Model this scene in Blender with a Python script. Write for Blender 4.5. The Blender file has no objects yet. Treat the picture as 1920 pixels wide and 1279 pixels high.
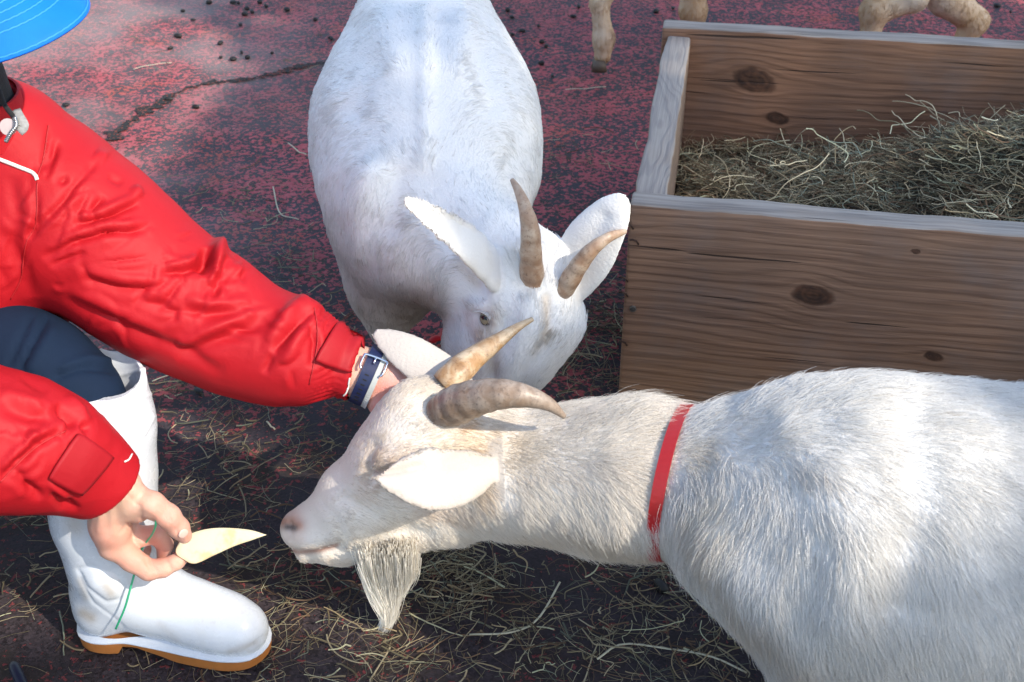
import bpy, bmesh, math, random
import numpy as np
from mathutils import Vector, Matrix
import openvdb

R = math.radians
S = bpy.context.scene
COL = S.collection
rng = np.random.default_rng(7)
random.seed(7)

# ------------------------------------------------------------------ camera
CAM_H, PITCH, LENS = 1.25, 34.0, 42.0
FPX = LENS / 36.0 * 1920.0
cam_d = bpy.data.cameras.new('camera')
cam = bpy.data.objects.new('camera', cam_d)
COL.objects.link(cam)
cam.location = (0, 0, CAM_H)
cam.rotation_euler = (R(90 - PITCH), 0, 0)
cam_d.lens = LENS
cam_d.sensor_width = 36
cam_d.clip_start = 0.05
cam_d.clip_end = 400
cam_d.dof.use_dof = True
cam_d.dof.focus_distance = 1.65
cam_d.dof.aperture_fstop = 11.0
S.camera = cam

# ------------------------------------------------------------------ sky and sun
SUN = Vector((0.60, -0.45, 0.665)).normalized()      # towards the sun
SUN_EL = math.asin(SUN.z)
SUN_AZ = math.atan2(SUN.x, SUN.y)
world = bpy.data.worlds.new('World')
S.world = world
world.use_nodes = True
wn = world.node_tree.nodes
sky = wn.new('ShaderNodeTexSky')
sky.sky_type = 'NISHITA'
sky.sun_disc = False
sky.sun_elevation = SUN_EL
sky.sun_rotation = SUN_AZ
sky.air_density = 1.2
sky.dust_density = 1.5
world.node_tree.links.new(sky.outputs[0], wn['Background'].inputs[0])
wn['Background'].inputs[1].default_value = 0.15
sun_d = bpy.data.lights.new('sun', 'SUN')
sun_d.energy = 2.6
sun_d.angle = R(0.6)
sun_d.color = (1.0, 0.92, 0.79)
sun = bpy.data.objects.new('sun', sun_d)
COL.objects.link(sun)
sun.rotation_euler = SUN.to_track_quat('Z', 'Y').to_euler()
sun.location = SUN * 20
S.view_settings.view_transform = 'Standard'
S.view_settings.look = 'None'
S.view_settings.gamma = 1
S.view_settings.exposure = 1.12
S.view_settings.use_curve_mapping = False
S.cycles_curves.shape = 'RIBBONS'
S.cycles.max_bounces = 6
S.cycles.diffuse_bounces = 3
S.cycles.transparent_max_bounces = 6

# ------------------------------------------------------------------ finding real places: a viewing ray cut by a plane
ct, st = math.cos(R(PITCH)), math.sin(R(PITCH))
def ray(px, py):
    u, v = (px - 960) / FPX, (py - 639.5) / FPX
    return Vector((u, ct - v * st, -st - v * ct))
def PD(px, py, d):
    return Vector((0, 0, CAM_H)) + ray(px, py) * d
def PY(px, py, y):
    r = ray(px, py); return PD(px, py, y / r.y)
def PZ(px, py, z=0.0):
    r = ray(px, py); return PD(px, py, (z - CAM_H) / r.z)
def depth(p):
    return p[1] * ct + (CAM_H - p[2]) * st
def rad(r, p):
    return r * depth(p) / FPX
def to_px(V):
    V = np.asarray(V)
    d = V[..., 1] * ct + (CAM_H - V[..., 2]) * st
    u = V[..., 0] / d
    v = (-V[..., 1] * st + (CAM_H - V[..., 2]) * ct) / d
    return np.stack([960 + u * FPX, 639.5 + v * FPX], -1)

# ------------------------------------------------------------------ object bookkeeping
def tag(o, label=None, cat=None, group=None, kind=None):
    if label: o['label'] = label
    if cat: o['category'] = cat
    if group: o['group'] = group
    if kind: o['kind'] = kind
    return o
def link(name, data, parent=None, mats=()):
    o = bpy.data.objects.new(name, data)
    COL.objects.link(o)
    if parent is not None:
        o.parent = parent
        o.matrix_parent_inverse = parent.matrix_basis.inverted()
    for m in mats:
        data.materials.append(m)
    return o
def empty(name, loc, rz=0):
    o = bpy.data.objects.new(name, None)
    COL.objects.link(o)
    o.location = loc
    o.rotation_euler = (0, 0, rz)
    o.empty_display_size = 0.1
    return o
def mesh_obj(name, V, F, mats=(), parent=None, smooth=True, mi=None):
    me = bpy.data.meshes.new(name)
    me.from_pydata([tuple(v) for v in V], [], [tuple(f) for f in F])
    me.update()
    o = link(name, me, parent, mats)
    if smooth:
        me.polygons.foreach_set('use_smooth', [True] * len(me.polygons))
    if mi is not None:
        me.polygons.foreach_set('material_index', mi)
    return o
def bm_obj(name, bm, mats=(), parent=None, smooth=False):
    me = bpy.data.meshes.new(name)
    bmesh.ops.recalc_face_normals(bm, faces=bm.faces)
    bm.to_mesh(me); bm.free()
    if smooth:
        me.polygons.foreach_set('use_smooth', [True] * len(me.polygons))
    return link(name, me, parent, mats)

# ------------------------------------------------------------------ node helpers
class NT:
    def __init__(s, name):
        s.m = bpy.data.materials.new(name)
        s.m.use_nodes = True
        s.t = s.m.node_tree
        s.b = s.t.nodes['Principled BSDF']
        s.out = s.t.nodes['Material Output']
    def put(s, sock, v):
        if isinstance(v, bpy.types.NodeSocket): s.t.links.new(v, sock)
        elif isinstance(v, (tuple, list)):
            sock.default_value = tuple(v) + (1,) if len(v) == 3 and len(sock.default_value) == 4 else tuple(v)
        else: sock.default_value = v
    def n(s, typ, **kw):
        nd = s.t.nodes.new(typ)
        for k, v in kw.items(): setattr(nd, k, v)
        return nd
    def math(s, op, a, b=0.0, c=0.0, clamp=False):
        nd = s.n('ShaderNodeMath', operation=op, use_clamp=clamp)
        s.put(nd.inputs[0], a); s.put(nd.inputs[1], b); s.put(nd.inputs[2], c)
        return nd.outputs[0]
    def vm(s, op, a, b=(0, 0, 0)):
        nd = s.n('ShaderNodeVectorMath', operation=op)
        s.put(nd.inputs[0], a); s.put(nd.inputs[1], b)
        return nd.outputs[0]
    def coord(s, kind='Object'):
        return s.n('ShaderNodeTexCoord').outputs[kind]
    def pos(s):
        return s.n('ShaderNodeNewGeometry').outputs['Position']
    def sep(s, v):
        nd = s.n('ShaderNodeSeparateXYZ'); s.put(nd.inputs[0], v); return nd.outputs
    def comb(s, x, y, z):
        nd = s.n('ShaderNodeCombineXYZ')
        for i, v in enumerate((x, y, z)): s.put(nd.inputs[i], v)
        return nd.outputs[0]
    def noise(s, vec, scale, detail=3, rough=0.55, dist=0.0, out='Fac'):
        nd = s.n('ShaderNodeTexNoise')
        s.put(nd.inputs['Vector'], vec); s.put(nd.inputs['Scale'], scale)
        s.put(nd.inputs['Detail'], detail); s.put(nd.inputs['Roughness'], rough); s.put(nd.inputs['Distortion'], dist)
        return nd.outputs[out]
    def voro(s, vec, scale, feature='F1', out='Distance'):
        nd = s.n('ShaderNodeTexVoronoi', feature=feature)
        s.put(nd.inputs['Vector'], vec); s.put(nd.inputs['Scale'], scale)
        return nd.outputs[out]
    def smooth(s, v, a, b, c=0.0, d=1.0):
        nd = s.n('ShaderNodeMapRange', interpolation_type='SMOOTHSTEP')
        s.put(nd.inputs[0], v); s.put(nd.inputs[1], a); s.put(nd.inputs[2], b); s.put(nd.inputs[3], c); s.put(nd.inputs[4], d)
        return nd.outputs[0]
    def mix(s, f, a, b, mode='MIX'):
        nd = s.n('ShaderNodeMix', data_type='RGBA', blend_type=mode)
        s.put(nd.inputs[0], f); s.put(nd.inputs[6], a); s.put(nd.inputs[7], b)
        return nd.outputs[2]
    def attr(s, name, out='Color'):
        return s.n('ShaderNodeAttribute', attribute_name=name).outputs[out]
    def bump(s, h, strength, dist=0.001):
        nd = s.n('ShaderNodeBump')
        s.put(nd.inputs['Height'], h); nd.inputs['Strength'].default_value = strength; nd.inputs['Distance'].default_value = dist
        s.t.links.new(nd.outputs[0], s.b.inputs['Normal'])
        return nd.outputs[0]
    def set(s, color=None, rough=None, **kw):
        if color is not None: s.put(s.b.inputs['Base Color'], color)
        if rough is not None: s.put(s.b.inputs['Roughness'], rough)
        for k, v in kw.items(): s.put(s.b.inputs[k.replace('_', ' ')], v)
        return s.m

def simple(name, col, rough=0.6, var=0.15, scale=30, bump=0.15, **kw):
    n = NT(name)
    p = n.coord()
    f = n.noise(p, scale, 4, 0.6)
    c = n.mix(f, tuple(x * (1 - var) for x in col), tuple(min(1, x * (1 + var)) for x in col))
    n.bump(f, bump, 0.002)
    return n.set(c, rough, **kw)

# ------------------------------------------------------------------ smooth solid modelling: blended rounded cones and ellipsoids
class Solid:
    def __init__(s): s.p = []
    def cone(s, a, b, ra, rb, k=0.02, flat=None, s_=1.0, op=1):
        """tapered capsule; flat = direction in which it is squashed s_ times"""
        s.p.append(('c', np.array(a, float), np.array(b, float), ra, rb, k,
                    None if flat is None else np.array(flat, float) / np.linalg.norm(flat), s_, op)); return s
    def leaf(s, base, tip, widths, nrm, k=0.002, s_=4.0, bend=0.0, side=0.0, n=9):
        """an ear: flat leaf shape from base to tip, thin across nrm"""
        base, tip, nrm = (np.array(v, float) for v in (base, tip, nrm))
        ax = tip - base; ax /= np.linalg.norm(ax); nrm = nrm - ax * (nrm @ ax); nrm /= np.linalg.norm(nrm); w = np.cross(ax, nrm)
        ts = np.linspace(0, 1, n); wi = np.interp(ts, np.linspace(0, 1, len(widths)), widths)
        P = [base + (tip - base) * t + nrm * bend * math.sin(math.pi * t) + w * side * math.sin(math.pi * t) for t in ts]
        for i in range(n - 1): s.cone(P[i], P[i + 1], wi[i], wi[i + 1], k, nrm, s_)
        return s
    def ell(s, c, r, rot=None, k=0.02, op=1):
        M = np.eye(3) if rot is None else np.array(rot, float)
        s.p.append(('e', np.array(c, float), np.array(r, float), M, 0, k, None, 1, op)); return s
    def chain(s, pts, k=0.02, flat=None, s_=1.0):
        for (a, ra), (b, rb) in zip(pts[:-1], pts[1:]): s.cone(a, b, ra, rb, k, flat, s_)
        return s
    def bounds(s):
        lo, hi = np.full(3, 9e9), np.full(3, -9e9)
        for q in s.p:
            if q[8] < 0: continue
            if q[0] == 'c':
                for c, r in ((q[1], q[3]), (q[2], q[4])): lo = np.minimum(lo, c - r); hi = np.maximum(hi, c + r)
            else:
                r = q[2].max(); lo = np.minimum(lo, q[1] - r); hi = np.maximum(hi, q[1] + r)
        return lo, hi
    @staticmethod
    def dist(q, X):
        if q[0] == 'c':
            a, b, ra, rb = q[1], q[2], q[3], q[4]
            ba = b - a; L = max(float(ba @ ba), 1e-12)
            t = np.clip(((X - a) @ ba) / L, 0, 1)
            D = X - a - t[:, None] * ba
            if q[6] is not None:
                h = D @ q[6]
                n2 = np.einsum('ij,ij->i', D, D) + (q[7] ** 2 - 1) * h * h
                return (np.sqrt(n2) - (ra + (rb - ra) * t)) / q[7]
            return np.sqrt(np.einsum('ij,ij->i', D, D)) - (ra + (rb - ra) * t)
        D = (X - q[1]) @ q[3]
        k0 = np.linalg.norm(D / q[2], axis=1); k1 = np.linalg.norm(D / q[2] ** 2, axis=1)
        return k0 * (k0 - 1) / np.maximum(k1, 1e-9)
    @staticmethod
    def comb(d, e, k, op):
        if op > 0:
            h = np.maximum(k - np.abs(d - e), 0) / k
            return np.minimum(d, e) - h * h * k * 0.25
        h = np.maximum(k - np.abs(d + e), 0) / k
        return np.maximum(d, -e) + h * h * k * 0.25
    def field(s, X):
        d = np.full(len(X), 9.0, dtype=np.float64)
        for q in s.p: d = s.comb(d, s.dist(q, X), q[5], q[8])
        return d
    def mesh(s, vox):
        B = 16
        lo, hi = s.bounds(); lo = lo - 4 * vox; hi = hi + 4 * vox
        nb = np.ceil((hi - lo) / (B * vox)).astype(int)
        I = np.stack(np.meshgrid(*[np.arange(n) for n in nb], indexing='ij'), -1).reshape(-1, 3)
        C = lo + (I + 0.5) * B * vox
        Rb = B * vox * 0.5 * 1.7321
        E = np.stack([s.dist(q, C) for q in s.p], 1)
        d = np.full(len(C), 9.0)
        for j, q in enumerate(s.p): d = s.comb(d, E[:, j], q[5], q[8])
        near = np.abs(d) < Rb * 1.25 + 0.004
        inside = (~near) & (d < 0)
        In, Cn, En, dn = I[near], C[near], E[near], d[near]
        off = np.stack(np.meshgrid(*[np.arange(B)] * 3, indexing='ij'), -1).reshape(-1, 3)
        loc = (off * vox).astype(np.float64)
        base = lo + In * B * vox
        A = np.full((len(In), B ** 3), 9.0)
        for j, q in enumerate(s.p):
            act = En[:, j] < (np.maximum(dn, 0) + 2.2 * Rb + q[5]) if q[8] > 0 else En[:, j] < 1.2 * Rb + q[5]
            idx = np.nonzero(act)[0]
            for c0 in range(0, len(idx), 256):
                ii = idx[c0:c0 + 256]
                X = (base[ii][:, None, :] + loc[None]).reshape(-1, 3)
                e = s.dist(q, X).reshape(len(ii), -1)
                A[ii] = s.comb(A[ii], e, q[5], q[8])
        g = openvdb.FloatGrid(background=float(9.0))
        for ijk in I[inside] * B:
            g.fill(tuple(int(x) for x in ijk), tuple(int(x) + B - 1 for x in ijk), -9.0)
        for ijk, a in zip(In * B, A):
            g.copyFromArray(a.reshape(B, B, B).astype(np.float32), ijk=tuple(int(x) for x in ijk))
        P, Q = g.convertToQuads(isovalue=0.0) if hasattr(g, 'convertToQuads') else g.convertToPolygons()
        V = lo + np.array(P, float) * vox
        Q = np.array(Q).astype(np.int64)
        # keep outward orientation
        n = np.cross(V[Q[:, 1]] - V[Q[:, 0]], V[Q[:, 2]] - V[Q[:, 0]])
        c = V[Q].mean(1)
        k = np.linspace(0, len(Q) - 1, min(len(Q), 400)).astype(int)
        nn = n[k] / (np.linalg.norm(n[k], axis=1, keepdims=True) + 1e-12)
        g1 = s.field(c[k] + nn * vox * 2) - s.field(c[k] - nn * vox * 2)
        if np.median(g1) < 0: Q = Q[:, ::-1]
        return V, Q

def relax(V, Q, it=1, f=0.5):
    """laplacian smoothing of a quad mesh"""
    E = np.concatenate([Q[:, [0, 1]], Q[:, [1, 2]], Q[:, [2, 3]], Q[:, [3, 0]]])
    cnt = np.zeros(len(V)); np.add.at(cnt, E[:, 0], 1); np.add.at(cnt, E[:, 1], 1)
    for _ in range(it):
        acc = np.stack([np.bincount(E[:, 0], V[E[:, 1], i], len(V)) + np.bincount(E[:, 1], V[E[:, 0], i], len(V)) for i in range(3)], 1)
        V = V * (1 - f) + f * acc / np.maximum(cnt, 1)[:, None]
    return V
def vnormals(V, Q):
    n = np.cross(V[Q[:, 2]] - V[Q[:, 0]], V[Q[:, 3]] - V[Q[:, 1]])
    N = np.stack([sum(np.bincount(Q[:, j], n[:, i], len(V)) for j in range(4)) for i in range(3)], 1)
    return N / (np.linalg.norm(N, axis=1, keepdims=True) + 1e-12)
def quad_obj(name, V, Q, mats=(), parent=None, cols=None):
    me = bpy.data.meshes.new(name)
    me.vertices.add(len(V)); me.vertices.foreach_set('co', np.asarray(V, np.float32).ravel())
    me.loops.add(Q.size); me.loops.foreach_set('vertex_index', Q.astype(np.int32).ravel())
    me.polygons.add(len(Q)); me.polygons.foreach_set('loop_start', np.arange(0, Q.size, Q.shape[1], dtype=np.int32))
    me.polygons.foreach_set('use_smooth', np.ones(len(Q), bool))
    me.update(calc_edges=True); me.validate()
    if cols is not None:
        at = me.color_attributes.new('tint', 'FLOAT_COLOR', 'POINT')
        at.data.foreach_set('color', np.concatenate([cols, np.ones((len(V), 1))], 1).astype(np.float32).ravel())
    return link(name, me, parent, mats)

def seg_dist2(p, a, b):
    ba = b - a; t = np.clip(((p - a) @ ba) / max(ba @ ba, 1e-9), 0, 1)
    d = p - a - t[:, None] * ba
    return np.einsum('ij,ij->i', d, d), t
def stroke_w(px, pts, w, taper=False):
    """soft weight of vertices around a traced line; w half-width in picture units"""
    best = np.full(len(px), 1e9)
    pts = np.array(pts, float)
    if taper and len(pts) > 1:
        L = np.linalg.norm(np.diff(pts, axis=0), axis=1); cum = np.concatenate([[0], np.cumsum(L)]) / L.sum()
        wgt = np.zeros(len(px))
        for i, (a, b) in enumerate(zip(pts[:-1], pts[1:])):
            d2, t = seg_dist2(px, a, b); better = d2 < best
            u = cum[i] + t * (cum[i + 1] - cum[i])
            wgt = np.where(better, np.clip(np.sin(np.pi * np.clip(u, 0.0, 1.0)), 0, 1) ** 0.6, wgt); best = np.minimum(best, d2)
        return np.exp(-best / (w * w)) * wgt
    if len(pts) == 1:
        d = px - pts[0]; best = (d * d).sum(1)
    for a, b in zip(pts[:-1], pts[1:]):
        d2, _ = seg_dist2(px, a, b); best = np.minimum(best, d2)
    return np.exp(-best / (w * w))
def sculpt(V, Q, strokes, back=False, taper=False):
    """push the surface out or in along folds; strokes = (points, half width, height in metres)"""
    px = to_px(V); N = vnormals(V, Q)
    view = np.array([0, 0, CAM_H]) - V; view /= np.linalg.norm(view, axis=1, keepdims=True)
    f = np.einsum('ij,ij->i', N, view)
    f = np.clip(f * 4 + 0.6, 0, 1) if not back else 1.0
    D = np.zeros(len(V))
    for pts, w, h in strokes:
        pts = np.array(pts, float)
        m = (px[:, 0] > pts[:, 0].min() - 3 * w) & (px[:, 0] < pts[:, 0].max() + 3 * w) & (px[:, 1] > pts[:, 1].min() - 3 * w) & (px[:, 1] < pts[:, 1].max() + 3 * w)
        D[m] += h * stroke_w(px[m], pts, w, taper)
    return V + N * (D * f)[:, None]

def vnoise(X, scale, seed=0, oct=2):
    """smooth value noise, about -1..1"""
    out = np.zeros(len(X)); amp = 1.0
    for o in range(oct):
        Y = X * scale * (2 ** o) + 17.3 * seed + 5.1 * o
        i = np.floor(Y).astype(np.int64); f = Y - i; f = f * f * (3 - 2 * f)
        r = np.zeros(len(X))
        for dx in (0, 1):
            for dy in (0, 1):
                for dz in (0, 1):
                    h = (i[:, 0] + dx) * 374761393 + (i[:, 1] + dy) * 668265263 + (i[:, 2] + dz) * 2147483647 + seed * 974634777
                    h = (h ^ (h >> 13)) * 1274126177; h = (h ^ (h >> 16)) & 0xffff
                    w = (f[:, 0] if dx else 1 - f[:, 0]) * (f[:, 1] if dy else 1 - f[:, 1]) * (f[:, 2] if dz else 1 - f[:, 2])
                    r += w * (h / 32767.5 - 1)
        out += amp * r; amp *= 0.5
    return out

# ------------------------------------------------------------------ strands (fur, hay) as curve objects
def strands(name, P, rad_, cols, mat, parent=None):
    """P: n x m x 3 points, rad_: n x m radii, cols: n x 3"""
    n, m = P.shape[:2]
    cu = bpy.data.hair_curves.new(name)
    cu.add_curves([m] * n)
    o = bpy.data.objects.new(name, cu)
    COL.objects.link(o)
    if parent is not None:
        o.parent = parent; o.matrix_parent_inverse = parent.matrix_basis.inverted()
    cu.attributes['position'].data.foreach_set('vector', P.astype(np.float32).ravel())
    ra = cu.attributes.get('radius') or cu.attributes.new('radius', 'FLOAT', 'POINT')
    ra.data.foreach_set('value', rad_.astype(np.float32).ravel())
    at = cu.attributes.new('tint', 'FLOAT_COLOR', 'CURVE')
    at.data.foreach_set('color', np.concatenate([cols, np.ones((n, 1))], 1).astype(np.float32).ravel())
    cu.materials.append(mat)
    return o

def catmull(pts, n):
    P = np.array(pts, float); P = np.vstack([2 * P[0] - P[1], P, 2 * P[-1] - P[-2]])
    out = []
    segs = len(P) - 3
    for t in np.linspace(0, segs - 1e-6, n):
        i = int(t); f = t - i
        a, b, c, d = P[i:i + 4]
        out.append(0.5 * ((2 * b) + (-a + c) * f + (2 * a - 5 * b + 4 * c - d) * f * f + (-a + 3 * b - 3 * c + d) * f ** 3))
    return np.array(out)
def tube(path, radii, seg=12, flat=None, squash=1.0, cap=True, ring=None):
    """loft along a path; returns V, F (quads + cap fans)"""
    path = np.array(path, float); n = len(path)
    T = np.gradient(path, axis=0); T /= np.linalg.norm(T, axis=1, keepdims=True) + 1e-12
    up = np.array(flat if flat is not None else (0.13, 0.21, 0.97), float)
    V, F = [], []
    for i in range(n):
        a = up - T[i] * (up @ T[i]); a /= np.linalg.norm(a) + 1e-12
        if flat is None: up = a
        b = np.cross(T[i], a)
        for j in range(seg):
            t = 2 * math.pi * j / seg
            r = radii[i] * (ring(i, j) if ring else 1)
            V.append(path[i] + a * math.cos(t) * r * squash + b * math.sin(t) * r)
    for i in range(n - 1):
        for j in range(seg):
            k = (j + 1) % seg
            F.append((i * seg + j, i * seg + k, (i + 1) * seg + k, (i + 1) * seg + j))
    if cap:
        V.append(path[0]); V.append(path[-1]); c0, c1 = len(V) - 2, len(V) - 1
        for j in range(seg):
            k = (j + 1) % seg
            F.append((c0, k, j)); F.append((c1, (n - 1) * seg + j, (n - 1) * seg + k))
    return V, F
def ribbon(path, width, thick, wdir, name, mats, parent, seg=None):
    """strap with real thickness; wdir(i) = across direction, outward = T x w"""
    path = np.array(path, float); n = len(path)
    T = np.gradient(path, axis=0); T /= np.linalg.norm(T, axis=1, keepdims=True)
    V, F = [], []
    for i in range(n):
        w = np.array(wdir(i), float); w -= T[i] * (w @ T[i]); w /= np.linalg.norm(w)
        o = np.cross(T[i], w)
        for a, b in ((-1, -1), (1, -1), (1, 1), (-1, 1)):
            V.append(path[i] + w * a * width / 2 + o * b * thick / 2)
    for i in range(n - 1):
        for j in range(4):
            k = (j + 1) % 4
            F.append((i * 4 + j, i * 4 + k, (i + 1) * 4 + k, (i + 1) * 4 + j))
    F.append((0, 3, 2, 1)); e = (n - 1) * 4; F.append((e, e + 1, e + 2, e + 3))
    return mesh_obj(name, V, F, mats, parent, smooth=False)
# ------------------------------------------------------------------ ground: worn red coating over dark asphalt
def ground_mat():
    n = NT('worn_red_asphalt')
    p = n.pos()
    xyz = n.sep(p)
    big = n.noise(p, 2.2, 3, 0.55)
    mid = n.noise(p, 9.0, 4, 0.6)
    fine = n.noise(p, 95.0, 4, 0.6, 0.4)
    fine2 = n.noise(p, 230.0, 2, 0.5)
    wear = n.smooth(xyz[1], 1.1, 2.1, 0.0, 1.0)                 # the coating is more worn off towards the feeding place
    th = n.math('ADD', n.math('MULTIPLY', wear, -0.105), 0.615)
    th = n.math('ADD', th, n.math('MULTIPLY', n.math('SUBTRACT', big, 0.5), -0.12))
    th = n.math('ADD', th, n.math('MULTIPLY', n.math('SUBTRACT', mid, 0.5), -0.26))
    v = n.math('ADD', n.math('MULTIPLY', fine, 0.82), n.math('MULTIPLY', fine2, 0.18))
    mask = n.smooth(n.math('SUBTRACT', v, th), -0.012, 0.018)
    cell = n.voro(p, 260, out='Color')
    g = n.sep(cell)[0]
    dark = n.mix(g, (0.014, 0.011, 0.013), (0.078, 0.061, 0.070))
    dark = n.mix(n.math('MULTIPLY', wear, 0.30), dark, (0.080, 0.062, 0.078))
    dark = n.mix(n.smooth(mid, 0.45, 0.75), dark, (0.050, 0.038, 0.026))   # soil and droppings trodden in
    red = n.mix(n.noise(p, 30, 3), (0.35, 0.056, 0.070), (0.48, 0.115, 0.125))
    red = n.mix(n.smooth(n.noise(p, 5.0, 2), 0.56, 0.72, 0, 0.6), red, (0.46, 0.085, 0.045))
    red = n.mix(n.math('MULTIPLY', n.smooth(wear, 1.0, 0.0), 0.55), red, (0.17, 0.035, 0.028))
    col = n.mix(mask, dark, red)
    sun_pale = n.math('MULTIPLY', n.smooth(n.noise(p, 1.7, 3), 0.35, 0.6), n.smooth(xyz[0], -0.35, -1.0))
    sun_pale = n.math('MULTIPLY', sun_pale, n.smooth(xyz[1], 1.5, 2.2))
    col = n.mix(n.math('MULTIPLY', sun_pale, 0.45), col, (0.40, 0.33, 0.31))  # paler in the sunlit corner: sunlight put into the ground colour
    grime = n.smooth(n.noise(p, 1.3, 4, 0.6), 0.42, 0.68)
    col = n.mix(n.math('MULTIPLY', grime, 0.30), col, (0.050, 0.042, 0.040))
    dark_ground = n.math('MULTIPLY', n.smooth(xyz[1], 2.1, 1.3), n.smooth(n.noise(p, 3.0, 3), 0.25, 0.55))   # patchy darker brown towards the near side
    col = n.mix(n.math('MULTIPLY', dark_ground, 0.38), col, (0.022, 0.013, 0.012))
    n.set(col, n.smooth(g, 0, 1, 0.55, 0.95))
    n.b.inputs['Specular IOR Level'].default_value = 0.22
    h = n.math('ADD', n.math('MULTIPLY', mask, 0.7), n.math('ADD', n.math('MULTIPLY', g, 0.7), n.math('MULTIPLY', fine, 0.8)))
    n.bump(h, 0.75, 0.003)
    return n.m
def build_ground():
    # one sheet to the horizon, finer where it is close, gently uneven
    xs = np.concatenate([[-150, -60, -25, -10, -5], np.linspace(-2.6, 2.6, 131), [5, 10, 25, 60, 150]])
    ys = np.concatenate([[-150, -60, -25, -10, -4, -1.5, -0.4], np.linspace(0.2, 5.0, 121), [6, 8, 12, 25, 60, 150]])
    X, Y = np.meshgrid(xs, ys, indexing='ij')
    P3 = np.stack([X.ravel(), Y.ravel(), np.zeros(X.size)], 1)
    z = vnoise(P3, 2.0, 3, 2) * 0.003 + vnoise(P3, 14.0, 4, 2) * 0.0012
    inb = (np.abs(P3[:, 0]) < 2.7) & (P3[:, 1] > 0.1) & (P3[:, 1] < 5.1)
    P3[:, 2] = np.where(inb, z, 0) - 0.004
    nx, ny = len(xs), len(ys)
    i, j = np.meshgrid(np.arange(nx - 1), np.arange(ny - 1), indexing='ij')
    a = (i * ny + j).ravel()
    Q = np.stack([a, a + ny, a + ny + 1, a + 1], 1)
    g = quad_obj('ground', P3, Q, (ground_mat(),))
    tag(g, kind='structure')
build_ground()

def crack():
    """a broken joint filled with black dirt: ragged strip with crumbs standing in it"""
    pts = [(100, 330), (190, 272), (225, 240), (262, 215), (300, 192), (345, 168), (400, 155), (470, 148), (520, 135), (570, 122), (620, 115), (660, 104), (760, 80), (900, 40)]
    path = catmull([PZ(a, b) for a, b in pts], 260)
    V, F = [], []
    r = np.random.default_rng(5)
    wl = np.interp(np.arange(260), np.arange(0, 260, 3), r.uniform(0.0, 1.0, 87) ** 1.3) + r.uniform(0, 0.25, 260); wr = np.interp(np.arange(260), np.arange(0, 260, 3), r.uniform(0.0, 1.0, 87) ** 1.3) + r.uniform(0, 0.25, 260)
    for i, p in enumerate(path):
        t = i / 259
        w = (0.026 if t < 0.35 else 0.014 if t < 0.5 else 0.020) * (0.7 + 0.6 * math.sin(t * 17) ** 2)
        T = path[min(i + 1, 259)] - path[max(i - 1, 0)]; T /= np.linalg.norm(T); s = np.array([-T[1], T[0], 0])
        jit = s * r.normal(0, 0.003)
        V += [p - s * w * wl[i] + jit + (0, 0, 0.0008), p + jit + (0, 0, 0.0012), p + s * w * wr[i] + jit + (0, 0, 0.0008)]
    for i in range(259):
        F += [(3 * i, 3 * i + 3, 3 * i + 4, 3 * i + 1), (3 * i + 1, 3 * i + 4, 3 * i + 5, 3 * i + 2)]
    n = NT('crack_dirt'); p = n.pos(); c = n.voro(p, 210, out='Color'); g = n.sep(c)[0]
    n.set(n.mix(n.smooth(g, 0.80, 0.86), n.mix(g, (0.006, 0.006, 0.007), (0.030, 0.027, 0.027)), (0.20, 0.04, 0.025)), 0.95); n.bump(n.noise(p, 150, 3), 1.0, 0.006)
    c = mesh_obj('ground_crack', V, F, (n.m,)); tag(c, kind='structure')
crack()

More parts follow.
